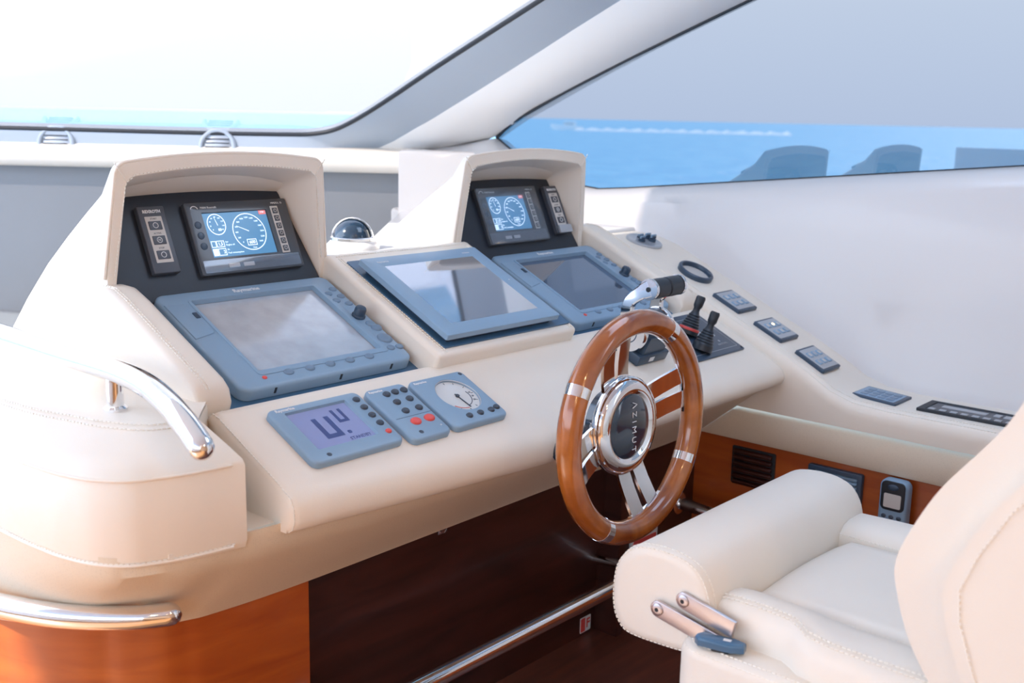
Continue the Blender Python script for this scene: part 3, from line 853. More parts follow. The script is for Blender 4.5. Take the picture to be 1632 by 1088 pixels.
def keypad(u, label, lit):
    t = thing('propulsion_keypad', label, 'keypad', gp(u, .022, .0005), group='narrow keypads under the hoods')
    MB().plate(rrect(0, .049, 0, .116, .002, 3), 0, .011, b=.0015).build('body', 'charcoal_m', t)
    MB().plate(rrect(.009, .040, .018, .098, .001, 2), .0108, .0116, b=.0003).build('key_strip', 'offwhite', t)
    text('lettering', 'REXROTH', .0072, T(.0245, .1065, .0112), 'white', t, bold=.0003)
    for i, s in enumerate(('O', 'N', 'O')):
        y = .031 + i * .0255
        k = MB().plate(rrect(.013, .036, y - .0075, y + .0075, .001, 2), .0114, .0128, b=.0005).build('key', 'charcoal_m', t)
        MB().torus(.0045, .0006, 20, 6, mtx=T(.0245, y, .0129)).build('key_symbol', 'white', k)
        if s == 'N': text('key_letter', 'N', .006, T(.0245, y, .0129), 'white', k)
        text('caption', ('STOP', 'ACTIVE', 'START')[i], .0042, T(.0245, y + .0118, .0117), 'charcoal_m', t)
    if lit:
        MB().box(.002, .047, -.002, .018, .011, .020, r=.003).build('film_cap', 'silver', t)
    return t
keypad(.9535, 'narrow keypad with three keys beside the left engine display', False)
keypad(1.997, 'narrow keypad with a silver cap beside the right engine display', True)

# ------------------------------------------------------------------ instruments on the shelf
SW = .0045
t = thing('pilot_display', 'square blue-grey pilot display with a large number on a mauve screen', 'display', dash(.927, -.188, SW))
o = rrect(0, .172, 0, .127, .012, 5)
MB().ring_plate(o, rrect(.024, .139, .026, .113, .003, 5), 0, .011, .006, b=.004).build('bezel', 'plastic', t, smooth=50)
s_ = MB().plate(rrect(.022, .141, .024, .115, .002, 2), .001, .0065).build('screen', 'lcd_mauve', t)
def seg_char(x, y, w, h, th, segs, parent, sk=-.18):
    mb = MB()
    q = {'b': (0, w, 0, th), 't': (0, w, h - th, h), 'l': (0, th, 0, h), 'r': (w - th, w, 0, h), 'm': (0, w, h / 2 - th / 2, h / 2 + th / 2)}
    for k, s in enumerate(segs):
        x0, x1, y0, y1 = q[s]; zz = .0067 + k * .00004
        mb.add([(x + xx, y + yy, zz) for xx, yy in ((x0, y0), (x1, y0), (x1, y1), (x0, y1))], [[0, 1, 2, 3]])
    mb.build('digit', 'lcd_digit', parent, smooth=0)
seg_char(.058, .045, .032, .047, .009, 'blr', s_)
seg_char(.100, .072, .020, .030, .006, 'blr', s_)
MB().plate(rrect(.098, .105, .046, .053, .002, 2), .0064, .0068).build('decimal_point', 'lcd_digit', s_)
text('caption', 'STANDBY', .009, T(.112, .035, .0067), 'lcd_digit', s_)
for i in range(4): bump_button(t, .1575, .107 - i * .0200, .0068, .0062, .0045, 'button_d', z=.0105)
bump_button(t, .1575, .026, .0055, .005, .004, 'red', z=.0105)
bump_button(t, .033, .012, .0045, .004, .0015, 'button_d', 'screw_cover', z=.0105)
text('lettering', 'Raymarine', .008, T(.030, .1195, .0112), 'white', t, bold=.0002)

t = thing('pilot_keypad', 'narrow blue-grey keypad with two red keys between display and dial', 'keypad', dash(1.110, -.196, SW))
MB().plate(rrect(0, .084, 0, .131, .012, 5), 0, .011, b=.004).build('body', 'plastic', t, smooth=50)
for x, y in ((.034, .111), (.053, .112), (.072, .112), (.038, .089), (.066, .090), (.037, .066), (.066, .066)):
    bump_button(t, x, y, .0072, .0066, .005, 'button_d', z=.0105)
for x in (.036, .065): bump_button(t, x, .039, .0105, .0085, .005, 'red', z=.0105)
MB().box(.006, .080, .0525, .0532, .0108, .0112).build('divider_line', 'plastic_d', t)
bump_button(t, .027, .015, .0045, .0042, .0015, 'button_d', 'screw_cover', z=.0105)
text('lettering', 'Raymarine', .0065, T(.020, .1225, .0112), 'white', t, bold=.0002)
text('lettering', 'ST', .004, T(.073, .018, .0112), 'white', t)

t = thing('rudder_gauge', 'square blue-grey gauge with a round white needle dial', 'gauge', dash(1.203, -.194, SW))
o = dense(rrect(0, .126, 0, .127, .012, 5))
ci = ellipse(.070, .072, .041, .041, 24, -3 * PI / 4 + PI / 2)
nrot = 0
ci = [(.070 + .041 * math.cos(a), .072 + .041 * math.sin(a)) for a in [math.atan2(p[1] - .0635, p[0] - .063) for p in o]]
MB().ring_plate(o, ci, 0, .011, .006, b=.004).build('bezel', 'plastic', t, smooth=50)
dl = MB().lathe([(.042, .001), (.042, .0062)], 36, T(.070, .072, 0)).build('dial_face', 'dial', t)
MB().torus(.0405, .0012, 40, 8, mtx=T(.070, .072, .009)).build('dial_ring', 'silver', t)
MB().torus(.031, .0006, 24, 6, a0=-PI * .78, a1=-PI * .5, mtx=T(.070, .072, .0064)).build('red_arc', 'red', dl)
MB().torus(.026, .0007, 24, 6, a0=-PI * .42, a1=PI * .08, mtx=T(.070, .072, .0064)).build('green_arc', 'button_d', dl)
mb = MB(); mb.box(-.001, .001, -.031, .006, .0066, .0076); mb.v = [T(.070, .072, 0) @ RZ(.12) @ v for v in mb.v]; mb.build('needle', 'button_d', dl)
MB().lathe([(.0035, .006), (.0035, .009), (.002, .0095)], 16, T(.070, .072, 0)).build('needle_hub', 'button_d', dl)
for k in range(9):
    a = math.radians(-150 + k * 30 - 0)
    mb = MB(); mb.box(.033, .037, -.0005, .0005, .0062, .0066); mb.v = [T(.070, .072, 0) @ RZ(a) @ v for v in mb.v]; mb.build('tick', 'button_d', dl)
for k, s in enumerate(('30', '20', '10')):
    text('dial_number', s, .0055, T(.070 + .031 * math.cos(-.55 + k * .32), .072 + .031 * math.sin(-.55 + k * .32), .0064), 'button_d', dl)
for x in (.049, .075, .101, .1165): bump_button(t, x - .002, .019 if x < .11 else .022, .0066, .006, .0045, 'button_d', z=.0105)
bump_button(t, .117, .118, .004, .004, .0015, 'button_d', 'screw_cover', z=.0105)
text('lettering', 'Raymarine', .0065, T(.022, .1175, .0112), 'white', t, bold=.0002)

# ------------------------------------------------------------------ throttle
TU = 1.80
t = thing('engine_throttle', 'chrome twin lever engine throttle with black grips', 'throttle', dash(TU, -.112, SW))
MB().box(-.052, .052, -.045, .045, 0, .022, r=.003).build('base_block', 'plastic_d', t)
mb = MB().box(-.014, .002, -.0445, -.0455, .006, .016); mb.build('maker_label', 'white', t)
tm = T(0, .002, .052) @ RY(PI / 2)
MB().lathe([(.036, -.040), (.038, -.036), (.038, .036), (.036, .040)], 40, tm).build('drum', 'plastic_d', t)
MB().box(-.036, .036, -.040, .040, .02, .06).build('drum_foot', 'plastic_d', t)
for s in (-1, 1):
    m_ = T(0, .002, .052) @ RY(PI / 2) @ T(0, 0, s * .047)
    d_ = MB().lathe([(.024, -.008), (.038, -.008), (.040, -.004), (.040, .004), (.037, .008), (.030, .009), (.027, .006), (.024, .004)], 44, m_, True, True).build('side_disc', 'chrome', t)
    MB().lathe([(.0268, -.001), (.0268, .0062), (.019, .0085), (.017, .0065)], 36, T(0, .002, .052) @ RY(PI / 2 * s) @ T(0, 0, .047)).build('disc_inlay', 'plastic_d', d_)
    # lever arm rising from the drum, leaning forward then cranking to the grip
    pth = spline([(s * .050, .010, .056), (s * .051, .026, .086), (s * .050, .029, .108), (s * .048, .018, .132), (s * .047, .003, .152)], 5)
    mb = MB(); rows = []
    for i, p in enumerate(pth):
        tt = (pth[min(i + 1, len(pth) - 1)] - pth[max(i - 1, 0)]).normalized(); sd = Vector((0, tt.z, -tt.y))
        f_ = i / (len(pth) - 1); wd = .017 - .005 * math.sin(f_ * PI) + (.002 if f_ > .8 else 0)
        rows.append([p + sd * a * wd + Vector((c * .007, 0, 0)) for a, c in ((-1, -.6), (-.8, -1), (.8, -1), (1, -.6), (1, .6), (.8, 1), (-.8, 1), (-1, .6))])
    lv = mb.grid(rows, closed_u=True, cap=True).build('lever', 'chrome', t, smooth=35)
    gm = T(s * .0225, .002, .150) @ RY(PI / 2)
    MB().lathe([(.016, -.0215), (.0195, -.019), (.020, 0), (.0195, .019), (.016, .0215)], 28, gm).build('grip', 'black', lv)
    MB().lathe([(.0205, -.004), (.021, 0), (.0205, .004)], 28, T(s * .049, .003, .150) @ RY(PI / 2)).build('end_cap', 'chrome', lv)
    MB().lathe([(.005, -.001), (.005, .001), (.003, .0015)], 12, T(s * .0535, .003, .150) @ RY(PI / 2 * s)).build('bolt', 'rubber', lv)

# ------------------------------------------------------------------ thruster joystick panel
t = thing('thruster_panel', 'dark grey thruster panel with two rubber joysticks right of the wheel', 'control panel', dash(1.905, -.190, SW))
MB().plate(rrect(0, .215, 0, .145, .003, 3), 0, .004, b=.001).build('plate', 'plastic_d', t)
mb = MB(); o = rrect(.012, .203, .014, .130, .002, 2); i_ = inset(o, .0012)
mb.grid([[(p[0], p[1], .0042) for p in o], [(p[0], p[1], .0042) for p in i_]], closed_u=True).build('border_line', 'silver', t, smooth=0)
for x0 in (.118, .150):
    MB().plate(rrect(x0, x0 + .026, .058, .083, .003, 3), .0039, .0044).build('printed_block', 'silver', t)
text('lettering', 'SIDE-POWER', .0065, T(.165, .030, .0042), 'silver', t)
MB().plate(ellipse(.165, .041, .003, .003, 14), .0039, .0043).build('printed_emblem', 'silver', t)
for x in (.006, .209):
    bump_button(t, x, .006, .003, .003, .001, 'rubber', 'screw', z=.004)
def joystick(x, y, lean, red):
    mm = T(x, y, .004) @ RY(lean[0]) @ RX(lean[1])
    prof = [(.022, 0), (.022, .012)]
    for k in range(6):
        prof += [(.0215 - k * .0018, .014 + k * .0058), (.0190 - k * .0018, .0168 + k * .0058)]
    prof += [(.0075, .052), (.0072, .058), (.0100, .064), (.0105, .082), (.0085, .086)]
    j = MB().lathe(prof, 24, mm).build('joystick', 'black', t, smooth=30)
    if red: MB().lathe([(.0216, .008), (.0226, .009), (.0226, .013), (.0212, .0145)], 24, mm).build('red_band', 'red', j)
joystick(.098, .085, (.32, -.25), True)
joystick(.074, .028, (.30, -.25), False)

# ------------------------------------------------------------------ steering wheel
WC = Vector((1.3974, .95, -.477))
wa = math.radians(1.8)
wn_ = Vector((0, -math.cos(wa), math.sin(wa))); wu = Vector((0, math.sin(wa), math.cos(wa)))
t = thing('steering_wheel', 'varnished wooden steering wheel with chrome spokes', 'steering wheel', frame(WC, XD, wu, wn_))
RM, RT = .1690, .0193
bands = [math.radians(a) for a in (59, 151, 241, 331)]
for k in range(4):
    a0 = bands[k] + .045; a1 = bands[(k + 1) % 4] - .045
    if a1 < a0: a1 += 2 * PI
    MB().torus(RM, RT, 30, 20, a0, a1).build('rim_segment', 'rimwood', t, smooth=60)
    MB().torus(RM, RT + .0004, 6, 20, bands[k] - .046, bands[k] + .046).build('rim_band', 'chrome', t, smooth=60)
MB().lathe([(.052, -.010), (.056, -.0055), (.062, -.004), (.074, -.008), (.080, -.016), (.080, -.026), (.070, -.034), (.045, -.036)], 56).build('hub_ring', 'chrome', t, smooth=60)
hb = MB().lathe([(.054, -.020), (.0535, -.0095), (.050, -.0075), (.035, -.0045), (.018, -.003), (.004, -.0026)], 48).build('hub_cap', 'hub', t, smooth=60)
text('lettering', 'A Z I M U T'.replace('A', '\u039b'), .0160, T(.002, 0, -.0022) @ RZ(-PI / 2), 'white', hb, extrude=.0006, bold=-.00025, sx=1.02)
for k in range(4):
    am = math.radians(16 + 90 * k)
    # each spoke: two blades bridged by a yoke at the rim
    sp = MB()
    for sgn in (-1, 1):
        rows = []
        for f_, r_ in ((0, .060), (.25, .085), (.5, .110), (.8, .138), (1, .156)):
            half = .0145; off = sgn * (.0178 + .004 * f_); z = -.026 + .022 * f_ ** 1.5
            c = Vector((r_, off, z))
            rows.append([c + Vector((0, a * half, b * .0028)) for a, b in ((-1, -1), (1, -1), (1, 1), (-1, 1))])
        sp.grid(rows, closed_u=True, cap=True)
    ang = [-.30 + .06 * i for i in range(11)]
    rows = []
    for a in ang:
        rows.append([Vector((rr_ * math.cos(a), rr_ * math.sin(a), z)) for rr_, z in ((.1495, -.008), (.1560, -.010), (.1560, .004), (.1515, .004))])
    sp.grid(rows, closed_u=True, cap=True)
    sp.v = [RZ(am) @ v for v in sp.v]
    sp.build('spoke', 'chrome', t, smooth=30)
MB().lathe([(.046, -.030), (.054, -.034), (.054, -.058), (.050, -.061), (.027, -.062)], 40).build('column', 'hub', t, smooth=50)
MB().tube([(0, -.010, -.055), (0, -.070, -.150)], .022, seg=24).build('column_shaft', 'hub', t, smooth=50)
text('lettering', 'AZIMUT', .006, T(-.0543, .0, -.046) @ RY(-PI / 2) @ RZ(-PI / 2), 'white', t)

# ------------------------------------------------------------------ grab rails, foot bar, latch, sticker
t = thing('grab_rail', 'polished steel grab rail curving over the corner pod', 'rail', loc=(.747, 1.366, -.405))
O2 = Vector((.747, 1.366, -.405))
pth = spline([(.738, 1.95, -.345), (.743, 1.70, -.347), (.747, 1.50, -.350), (.748, 1.36, -.350), (.744, 1.28, -.354), (.738, 1.22, -.366), (.731, 1.17, -.382), (.724, 1.125, -.402)], 6)
MB().tube([p - O2 for p in pth], .0165, seg=20, dome=True).build('bar', 'chrome', t, smooth=60)
MB().tube([Vector((0, 0, -.001)), Vector((0, 0, .05))], .0115, seg=18).build('post', 'chrome', t, smooth=60)
MB().lathe([(.016, -.001), (.016, .003), (.0125, .006)], 24).build('post_foot', 'chrome', t)
MB().tube([Vector((-.006, .5, 0)), Vector((-.006, .5, .055))], .0115, seg=18).build('post', 'chrome', t, smooth=60)

pth = spline([(.560, 1.80, -.655), (.566, 1.58, -.657), (.580, 1.47, -.66), (.600, 1.405, -.66), (.630, 1.340, -.66), (.664, 1.292, -.66), (.700, 1.255, -.66), (.735, 1.232, -.66)], 6)
O3 = Vector((.66, 1.32, -.66))
t = thing('grab_rail', 'polished steel rail hugging the console base above the orange wood', 'rail', loc=O3)
MB().tube([p - O3 for p in pth], .0165, seg=20, dome=True).build('bar', 'chrome', t, smooth=60)
for x, y in ((.715, 1.245), (.578, 1.48)):
    a_ = Vector((x, y, -.66)); MB().tube([a_ - O3, a_ + Vector((.03, .055, .0)) - O3], .009, seg=14).build('standoff', 'chrome', t)

O4 = Vector((1.5, 1.22, -.943))
t = thing('foot_bar', 'polished steel foot bar across the dark knee space', 'rail', loc=O4)
MB().tube([Vector((1.02, 1.22, -.943)) - O4, Vector((1.98, 1.22, -.943)) - O4], .0165, seg=20).build('bar', 'chrome', t, smooth=60)
for x in (1.05, 1.87): MB().tube([Vector((x, 1.22, -.943)) - O4, Vector((x, 1.362, -.96)) - O4], .011, seg=14).build('bracket', 'chrome', t)

t = thing('door_latch', 'small steel latch under the fascia edge', 'latch', frame(Vector((1.365, 1.345, -.725)), XD, Vector((0, 0, 1)), Vector((0, -1, 0))))
MB().box(-.012, .012, -.028, .004, 0, .004, r=.001).build('plate', 'chrome', t)
MB().box(.004, .026, -.006, .006, .002, .012, r=.002).build('catch', 'chrome', t)
for x, y in ((-.006, -.02), (.006, -.02)): bump_button(t, x, y, .0022, .0022, .0012, 'rubber', 'screw', z=.004)
t = thing('warning_sticker', 'small red and white sticker low on the knee panel', 'sticker', frame(Vector((1.842, 1.3595, -1.135 + .012)), XD, Vector((0, 0, 1)), Vector((0, -1, 0))))
MB().plate(rrect(-.022, .016, .0, .036, .002, 2), 0, .0008).build('backing', 'white', t)
MB().plate(rrect(-.020, -.004, .002, .034, .001, 2), .0008, .0012).build('red_field', 'red', t)
text('lettering', 'F', .03, T(.006, .018, .0012), 'red', t, bold=.0008)

t = thing('notice_plate', 'white plate with a red lower band low behind the steering wheel', 'plate', frame(Vector((1.985, 1.3095, -.935)), XD, Vector((0, 0, 1)), Vector((0, -1, 0))))
MB().plate(rrect(-.06, .045, -.02, .085, .012, 4), 0, .006, b=.002).build('backing', 'white', t)
MB().plate(rrect(-.052, .037, -.012, .012, .003, 3), .006, .0072).build('red_band', 'red', t)
t = thing('steel_pipe', 'short polished steel pipe in the shade behind the seat bolster', 'pipe', loc=(2.12, 1.31, -.880))
MB().tube([(0, 0, 0), (0, -.22, 0)], .015, seg=18, dome=True).build('pipe', 'chrome', t, smooth=60)
MB().lathe([(.026, 0), (.026, .006), (.017, .010)], 24, RX(PI / 2)).build('flange', 'chrome', t)

# ------------------------------------------------------------------ compass and defroster vents
t = thing('compass', 'domed compass with chrome hood behind the centre pedestal', 'compass', loc=(1.492, 1.735, -.272))
MB().lathe([(.056, 0), (.056, .006), (.050, .012), (.044, .018), (.042, .024)], 36).build('base', 'gelcoat', t, smooth=50)
MB().lathe([(.040, .020)] + [(.040 * math.cos(k / 8 * PI / 2 * .96), .020 + .040 * math.sin(k / 8 * PI / 2)) for k in range(9)], 36).build('dome', 'hub', t, smooth=60)
mb = MB(); rows = []
for i in range(13):
    a = -.2 + i / 12 * (PI + .4 - .0)
    rows.append([(0.0445 * math.cos(a) * math.cos(b), .0445 * math.sin(b) * .9 + 0, .020 + .0445 * max(0, math.sin(a)) * math.cos(b)) for b in [-.15 + .09 * j for j in range(8)]])
mb.grid(rows)
mb.v = [RZ(-.9) @ v for v in mb.v]
mb.build('hood_band', 'chrome', t, smooth=60)
MB().lathe([(.043, .016), (.046, .018), (.046, .023), (.043, .025)], 36).build('ring', 'chrome', t)

for (x, y), lb in (((1.626, 3.239), 'round defroster vent on the sill at the far left'), ((1.944, 2.872), 'round defroster vent on the sill behind the left hood')):
    zf = Vector((-.73, -.64, .24)).normalized(); xf = Vector((.655, -.756, 0)); yf = zf.cross(xf)
    t = thing('defroster_vent', lb, 'vent', frame(Vector((x, y, -.106)) + hd * .006, xf, yf, zf), group='defroster vents on the windshield sill')
    MB().torus(.050, .007, 40, 12).build('ring', 'frame', t, smooth=60)
    MB().lathe([(.046, -.012), (.046, -.004), (.03, .001), (.006, .003)], 32).build('ball', 'silver', t, smooth=60)
    for k in range(5):
        MB().box(-.036, .036, -.024 + k * .012 - .001, -.024 + k * .012 + .001, .0, .005).build('fin', 'rubber', t)

# ------------------------------------------------------------------ fittings on the side console
def ledge_frame(x, y):
    z = lerp_tab(LEDGE, y); z2 = lerp_tab(LEDGE, y + .02); z0 = lerp_tab(LEDGE, y - .02)
    yv = Vector((0, .04, z2 - z0)).normalized(); n = Vector((1, 0, 0)).cross(yv)
    return frame(Vector((x, y, z)), XD, yv, n)
t = thing('deck_fitting', 'round silver plate with small knobs at the top of the side console', 'fitting', ledge_frame(2.262, 1.535))
MB().lathe([(.046, 0), (.046, .004), (.043, .006), (.040, .005)], 36).build('plate', 'silver', t)
for x, y, h in ((-.018, -.004, .016), (.004, .016, .012), (.016, -.012, .020), (.022, .008, .016)):
    k = MB().lathe([(.009, .004), (.009, h * .6), (.006, h * .7), (.008, h * .8), (.007, h)], 18, T(x, y, 0)).build('knob', 'plastic_d', t)
    MB().box(x - .010, x + .010, y - .002, y + .002, h * .75, h + .003, r=.001).build('knob_wing', 'plastic', k)
t = thing('cup_ring', 'raised dark grey cup holder ring on the side console', 'cup holder', ledge_frame(2.262, 1.385))
MB().lathe([(.036, 0), (.044, 0), (.0445, .010), (.042, .0125), (.038, .0125), (.036, .010), (.036, 0)], 44, None, False, False).build('ring', 'plastic_d', t, smooth=40)
MB().lathe([(.036, -.0), (.036, .0015), (.001, .0015)], 40, None, False, True).build('cup_floor', 'offwhite', t)
for y, lb, lamp in ((1.268, 'six key switch panel nearest the cup ring', False), (1.158, 'six key switch panel with one amber lit key, middle of three', True), (1.052, 'six key switch panel lowest on the sloping ledge', False)):
    t = thing('switch_keypad', lb, 'switch panel', ledge_frame(2.252, y), group='switch panels on the sloping ledge')
    MB().plate(rrect(-.042, .042, -.040, .040, .004, 3), 0, .008, b=.002).build('bezel', 'plastic_d', t)
    MB().plate(rrect(-.037, .037, -.034, .034, .002, 3), .0078, .0092, b=.0005).build('face', 'silver', t)
    for r_ in range(2):
        for c in range(3):
            x = -.022 + c * .022; yy = -.013 + r_ * .026
            k = MB().plate(rrect(x - .0075, x + .0075, yy - .008, yy + .008, .0015, 2), .009, .0112, b=.0008).build('key', 'plastic', t)
            MB().plate(rrect(x - .004, x + .004, yy - .0045, yy + .0045, .001, 2), .0111, .0115).build('key_symbol', 'offwhite' if (r_ + c) % 2 else 'silver', k)
    if lamp:
        M['amber'] = mat('amber_lamp', (1, .6, .2), emit=(1, .72, .35), estr=3.0)
        bump_button(t, 0, .013, .004, .004, .002, 'amber', 'lamp', z=.0112)
t = thing('switch_plate', 'flat dark keypad on the level part of the side console', 'keypad', ledge_frame(2.262, .905))
MB().plate(rrect(-.045, .045, -.052, .052, .003, 3), 0, .005, b=.0012).build('plate', 'plastic_d', t)
MB().plate(rrect(-.038, .038, -.044, .044, .002, 3), .0048, .0056).build('face', 'plastic', t)
for i in range(3):
    for j in range(4):
        MB().plate(rrect(-.030 + i * .021, -.013 + i * .021, -.038 + j * .019, -.023 + j * .019, .002, 2), .0055, .0066, b=.0005).build('key', 'button', t)
t = thing('control_strip', 'long narrow black framed control strip on the level side console', 'control panel', ledge_frame(2.262, .705))
MB().ring_plate(rrect(-.045, .045, -.135, .105, .003, 3), rrect(-.036, .036, -.125, .090, .002, 3), 0, .006, .004, b=.0012).build('frame', 'rubber', t)
MB().plate(rrect(-.037, .037, -.126, .091, .002, 3), .001, .0042).build('face', 'charcoal_m', t)
MB().plate(rrect(.002, .022, -.02, .070, .001, 2), .0042, .005).build('display', 'silver', t)
for j in range(9):
    MB().plate(rrect(-.030, -.018, .072 - j * .022, .086 - j * .022, .001, 2), .0042, .0058, b=.0005).build('key', 'silver', t)
for j in range(4):
    MB().plate(rrect(.004, .024, -.048 - j * .02, -.034 - j * .02, .001, 2), .0042, .0058, b=.0005).build('key', 'silver', t)

# grille, louvre, handset on the wood below
def wallf(y, z): return frame(Vector((2.186, y, z)), Vector((0, -1, 0)), Vector((0, 0, 1)), Vector((-1, 0, 0)))
t = thing('speaker_grille', 'grey louvred grille on the cherry wood below the side console', 'grille', wallf(.955, -.775))
MB().ring_plate(rrect(-.062, .062, -.048, .046, .004, 3), rrect(-.048, .052, -.040, .036, .003, 3), 0, .012, .003, b=.002).build('frame', 'plastic_d', t)
MB().plate(rrect(-.050, .054, -.042, .038, .003, 3), 0, .0035).build('back', 'rubber', t)
for k in range(8):
    mb = MB().box(-.046, .050, -.003, .003, 0, .008, r=.0012); mb.v = [T(0, -.034 + k * .0096, .003) @ RX(.5) @ v for v in mb.v]
    mb.build('slat', 'plastic', t)
t = thing('air_vent', 'brown louvred air vent in the dark wood beyond the wheel', 'vent', wallf(1.155, -.775))
MB().plate(rrect(-.055, .055, -.045, .045, .004, 3), 0, .003, b=.001).build('back', 'rubber', t)
for k in range(6):
    mb = MB().box(-.048, .048, -.004, .004, 0, .010, r=.0015); mb.v = [T(0, -.036 + k * .0145, .002) @ RX(.5) @ v for v in mb.v]
    mb.build('slat', 'darkwood', t)
t = thing('radio_handset', 'grey radio handset with small screen hanging on the cherry wood', 'handset', wallf(.815, -.784))
MB().plate(rrect(-.030, .030, -.055, .068, .014, 5), .012, .036, b=.008).build('body', 'plastic', t, smooth=50)
MB().plate(rrect(-.025, .025, .004, .066, .010, 5), .034, .0375, b=.001).build('face', 'rubber', t)
MB().plate(rrect(-.018, .018, .010, .040, .003, 3), .0374, .0382).build('screen', 'offwhite', t)
bump_button(t, 0, .054, .012, .007, .003, 'plastic_d', 'speaker_button', z=.037)
for r_ in range(3):
    for c in range(3):
        bump_button(t, -.016 + c * .016, -.010 - r_ * .016, .0055, .0048, .003, 'red' if (r_, c) == (1, 0) else 'button_d', 'key', z=.0355)
MB().box(-.042, .042, -.060, -.030, 0, .022, r=.006).build('cradle', 'plastic_d', t)
MB().tube([(.036, -.045, .012), (.055, -.050, .018), (.062, -.075, .02), (.058, -.12, .016)], .008, seg=12).build('cable_gland', 'silver', t, smooth=60)

# ------------------------------------------------------------------ helm seat
SO = Vector((1.405, .45, FLOOR))
seat = thing('helm_chair', 'cream leather helm chair with rolled front bolster facing the wheel', 'chair', loc=SO)
def sp_(mb, name, material='leather2', smooth=50):
    return shift(mb, SO).build(name, material, seat, smooth)
def sst(path, normal, **k):
    return stitches([Vector(p) - SO for p in path], normal, seat, **k)
XN, XF = 1.172, 1.642
rp = [(.744, -.556), (.776, -.560), (.800, -.574), (.815, -.597), (.820, -.630), (.818, -.661), (.808, -.682), (.790, -.692), (.745, -.692), (.697, -.688), (.676, -.678), (.664, -.650), (.664, -.615), (.672, -.588), (.688, -.568), (.714, -.558)]
rp = [(p.x, p.y) for p in spline([(a, c, 0) for a, c in rp + rp[:1]], 3)][:-1]
cy_ = sum(p[0] for p in rp) / len(rp); cz_ = sum(p[1] for p in rp) / len(rp)
mb = MB(); rows = []
for x, s in ((XN - .006, .80), (XN - .005, .92), (XN - .001, .975), (XN + .006, 1.0), (XN + .15, 1.005), (1.405, 1.008), (XF - .15, 1.005), (XF - .012, 1.0), (XF - .003, .97), (XF, .9), (XF + .003, .7)):
    rows.append([(x, cy_ + (y - cy_) * s, cz_ + (z - cz_) * s) for y, z in rp])
mb.grid(rows, closed_u=True, cap=True)
sp_(mb, 'front_bolster')
ring = [Vector((XN - .0022, cy_ + (y - cy_) * .97, cz_ + (z - cz_) * .97)) for y, z in rp]
sst(ring + ring[:1], (-1, 0, .2))
ring = [Vector((XN + .008, cy_ + (y - cy_) * 1.003, cz_ + (z - cz_) * 1.003)) for y, z in rp]
sst(ring + ring[:1], lambda p: (0, p.y + SO.y - cy_, p.z + SO.z - cz_))
# seat cushion: centre pad and two side bolsters
def cushion(x0, x1, y0, y1, z0, z1, r, bulge, name):
    mb = MB(); n = 14; rows = []
    bm = MB().box(x0, x1, y0, y1, z0, z1, r=r, seg=4)
    return sp_(bm, name)
mb = MB(); rows = []
for i in range(15):
    f = i / 14; y = .668 - f * .45
    row = []
    for j in range(17):
        g = j / 16; x = 1.252 + g * .296
        z = -.622 + .007 * math.sin(PI * g) + .004 * math.sin(PI * min(1, f * 1.2))
        if j in (0, 16): z -= .02
        if i == 0: z -= .02
        row.append((x, y, z))
    rows.append(row)
sp_(mb.grid(rows), 'seat_pad')
def side_bolster(xo, xi, yz, name, step):
    mb = MB(); rows = []
    for y, dz, dx in yz:
        w = xi - xo; sg = 1 if w > 0 else -1; w = abs(w)
        o = xo - sg * dx
        prof = [(xi, -.66), (xi, -.622), (xi - sg * .006, -.612 + dz), (xi - sg * .018, -.604 + dz), (xi - sg * .04, -.600 + dz), (o + sg * .022, -.601 + dz), (o + sg * .008, -.608 + dz), (o, -.622 + dz), (o - sg * .001, -.65), (o - sg * .002, -.70)]
        rows.append([(x, y, z) for x, z in prof])
    mb.grid(rows); mb.f.append(list(range(len(rows[0]))))
    return sp_(mb, name)
near = [(.676, -.035, 0), (.672, -.014, 0), (.660, -.002, 0), (.64, 0, 0), (.60, 0, 0), (.565, -.001, .002), (.548, -.002, .012), (.535, -.004, .022), (.50, -.006, .028), (.40, -.006, .030), (.2, -.006, .030)]
side_bolster(1.180, 1.256, near, 'side_bolster', 1)
far = [(.680, -.03, 0), (.676, -.012, 0), (.66, -.002, 0), (.6, 0, 0), (.5, 0, .004), (.2, 0, .004)]
side_bolster(1.640, 1.545, far, 'side_bolster', 0)
sst([(1.180 + .014 - dx, y, -.6035 + dz) for y, dz, dx in near[2:]], (-.4, 0, .9))
sst([(1.180 + .020 - dx, y, -.6005 + dz) for y, dz, dx in near[2:]], (0, 0, 1))
sst([(1.255, y, -.6185) for y in (.66, .2)], (0, 0, 1)); sst([(1.545, y, -.6185) for y in (.66, .2)], (0, 0, 1))
# base shell
mb = MB(); pl_ = rrect(1.128, 1.672, .10, .695, .035, 6)
mb.plate(pl_, -.86, -.655, b=.014, seg=4)
sp_(mb, 'base_shell')
bt_ = [Vector((p[0], p[1], -.6605)) for p in inset(pl_, .0035)]
sst(bt_[14:] + bt_[:1], (-.5, .3, .8)); bt_ = [Vector((p[0], p[1], -.6547)) for p in inset(pl_, .014)]
sst(bt_[14:] + bt_[:1], (0, 0, 1))
mb = MB().lathe([(.14, 0), (.14, .012), (.07, .03), (.055, .06), (.055, .28)], 32); mb.v = [v + Vector((1.405, .42, FLOOR)) for v in mb.v]
sp_(mb, 'pedestal', 'chrome')
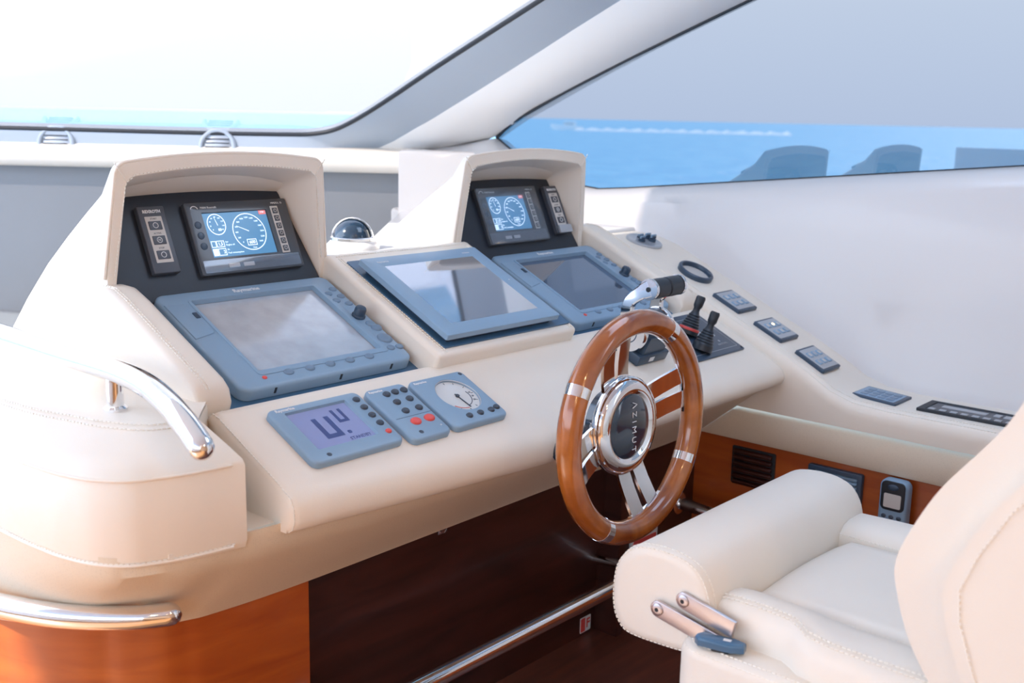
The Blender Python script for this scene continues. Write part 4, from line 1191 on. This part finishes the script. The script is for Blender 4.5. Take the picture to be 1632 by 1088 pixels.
# link bars from base to bolster
def link(y0, z0, y1, z1, x, w):
    d = Vector((0, y1 - y0, z1 - z0)); L_ = d.length; d.normalize(); up_ = Vector((0, -d.z, d.y))
    m_ = frame(Vector((x, y0, z0)), d, up_, Vector((-1, 0, 0)))
    mb = MB(); pts = [(w * math.cos(a), w * math.sin(a)) for a in [PI / 2 + k / 8 * PI for k in range(9)]] + [(L_, -w), (L_, w)]
    mb.plate(pts, 0, .005, b=.001); mb.v = [m_ @ v for v in mb.v]
    o = sp_(mb, 'link_bar', 'alu', 30)
    mb = MB().lathe([(.0085, .004), (.0085, .0065), (.006, .0075), (.003, .0075), (.0028, .0055)], 20, m_); 
    shift(mb, SO).build('bolt', 'alu', o)
    mb = MB().lathe([(.003, .0074), (.003, .0078)], 6, m_); shift(mb, SO).build('socket', 'rubber', o)
link(.736, -.634, .640, -.652, XN - .012, .0115)
link(.700, -.612, .625, -.628, XN - .008, .0115)
# blue release knob
kn = thing('seat_release_knob', 'small dark blue plastic release knob on the seat base corner', 'knob', frame(Vector((1.150, .635, -.6545)), Vector((.25, -.968, 0)).normalized(), Vector((.968, .25, 0)).normalized(), Vector((0, 0, 1))))
MB().plate(rrect(-.012, .012, -.009, .009, .004, 3), 0, .005).build('stem', 'rubber', kn)
MB().plate([(-.034, -.003), (-.028, -.011), (.014, -.012), (.030, -.006), (.030, .006), (.014, .012), (-.028, .011), (-.034, .003)], .004, .015, b=.004).build('handle', 'blue_panel', kn)
MB().box(.002, .012, -.003, .003, .0145, .0155).build('mark', 'white', kn)
# backrest: padded wing and rear shell, profiles in (Y, Z)
def backrest(front, thick, x0, x1, rnd, name, zbot):
    fs = spline([(0, y, z) for y, z in front], 4)
    n = len(fs)
    ta = (fs[-1].y, fs[-1].z); tb_ = fs[-1].y - thick * .75
    topc = [((ta[0] + tb_) / 2 + (ta[0] - tb_) / 2 * math.cos(PI * k / 8), ta[1] + .07 * math.sin(PI * k / 8)) for k in range(1, 8)]
    outl = [(p.y, p.z) for p in fs] + topc + [(p.y - thick * (0.75 + .25 * math.sin(PI * i / (n - 1))), p.z - .01) for i, p in reversed(list(enumerate(fs)))]
    cy = sum(p[0] for p in outl) / len(outl); cz = sum(p[1] for p in outl) / len(outl)
    def ins_(d): return inset(outl, d) if True else outl
    area = sum(outl[i - 1][0] * outl[i][1] - outl[i][0] * outl[i - 1][1] for i in range(len(outl)))
    sgn = 1 if area > 0 else -1
    bm = bmesh.new()
    va = [bm.verts.new((x0, y, z)) for y, z in outl]; vb = [bm.verts.new((x1, y, z)) for y, z in outl]
    m_ = len(outl); caps = []
    ea = [bm.faces.new(va), bm.faces.new(vb[::-1])]
    for k in range(m_): bm.faces.new((va[k], vb[k], vb[(k + 1) % m_], va[(k + 1) % m_]))
    edges = list({e_ for f_ in ea for e_ in f_.edges})
    bmesh.ops.bevel(bm, geom=edges, offset=rnd, segments=5, profile=0.5, affect='EDGES', clamp_overlap=True)
    bm.verts.index_update()
    mb = MB(); mb.add([v.co.copy() for v in bm.verts], [[v.index for v in f_.verts] for f_ in bm.faces]); bm.free()
    return sp_(mb, name, smooth=60), outl
fr = [(.345, -.645), (.366, -.612), (.400, -.560), (.420, -.505), (.424, -.470), (.408, -.425), (.382, -.375), (.345, -.325), (.318, -.283), (.295, -.22), (.285, -.12), (.270, .0), (.25, .06)]
backrest(fr, .20, 1.145, 1.665, .035, 'back_cushion', -.6)
fr2 = [(y - .065, z + .0) for y, z in fr]
fr2[0] = (.30, -.66)
backrest(fr2, .15, 1.112, 1.698, .03, 'back_shell', -.6)
sst([(1.149, y - .012, z) for y, z in fr[1:9]], (-1, 0, 0))
sst([(1.110, y - .016, z) for y, z in fr2[1:9]], (-1, 0, 0))
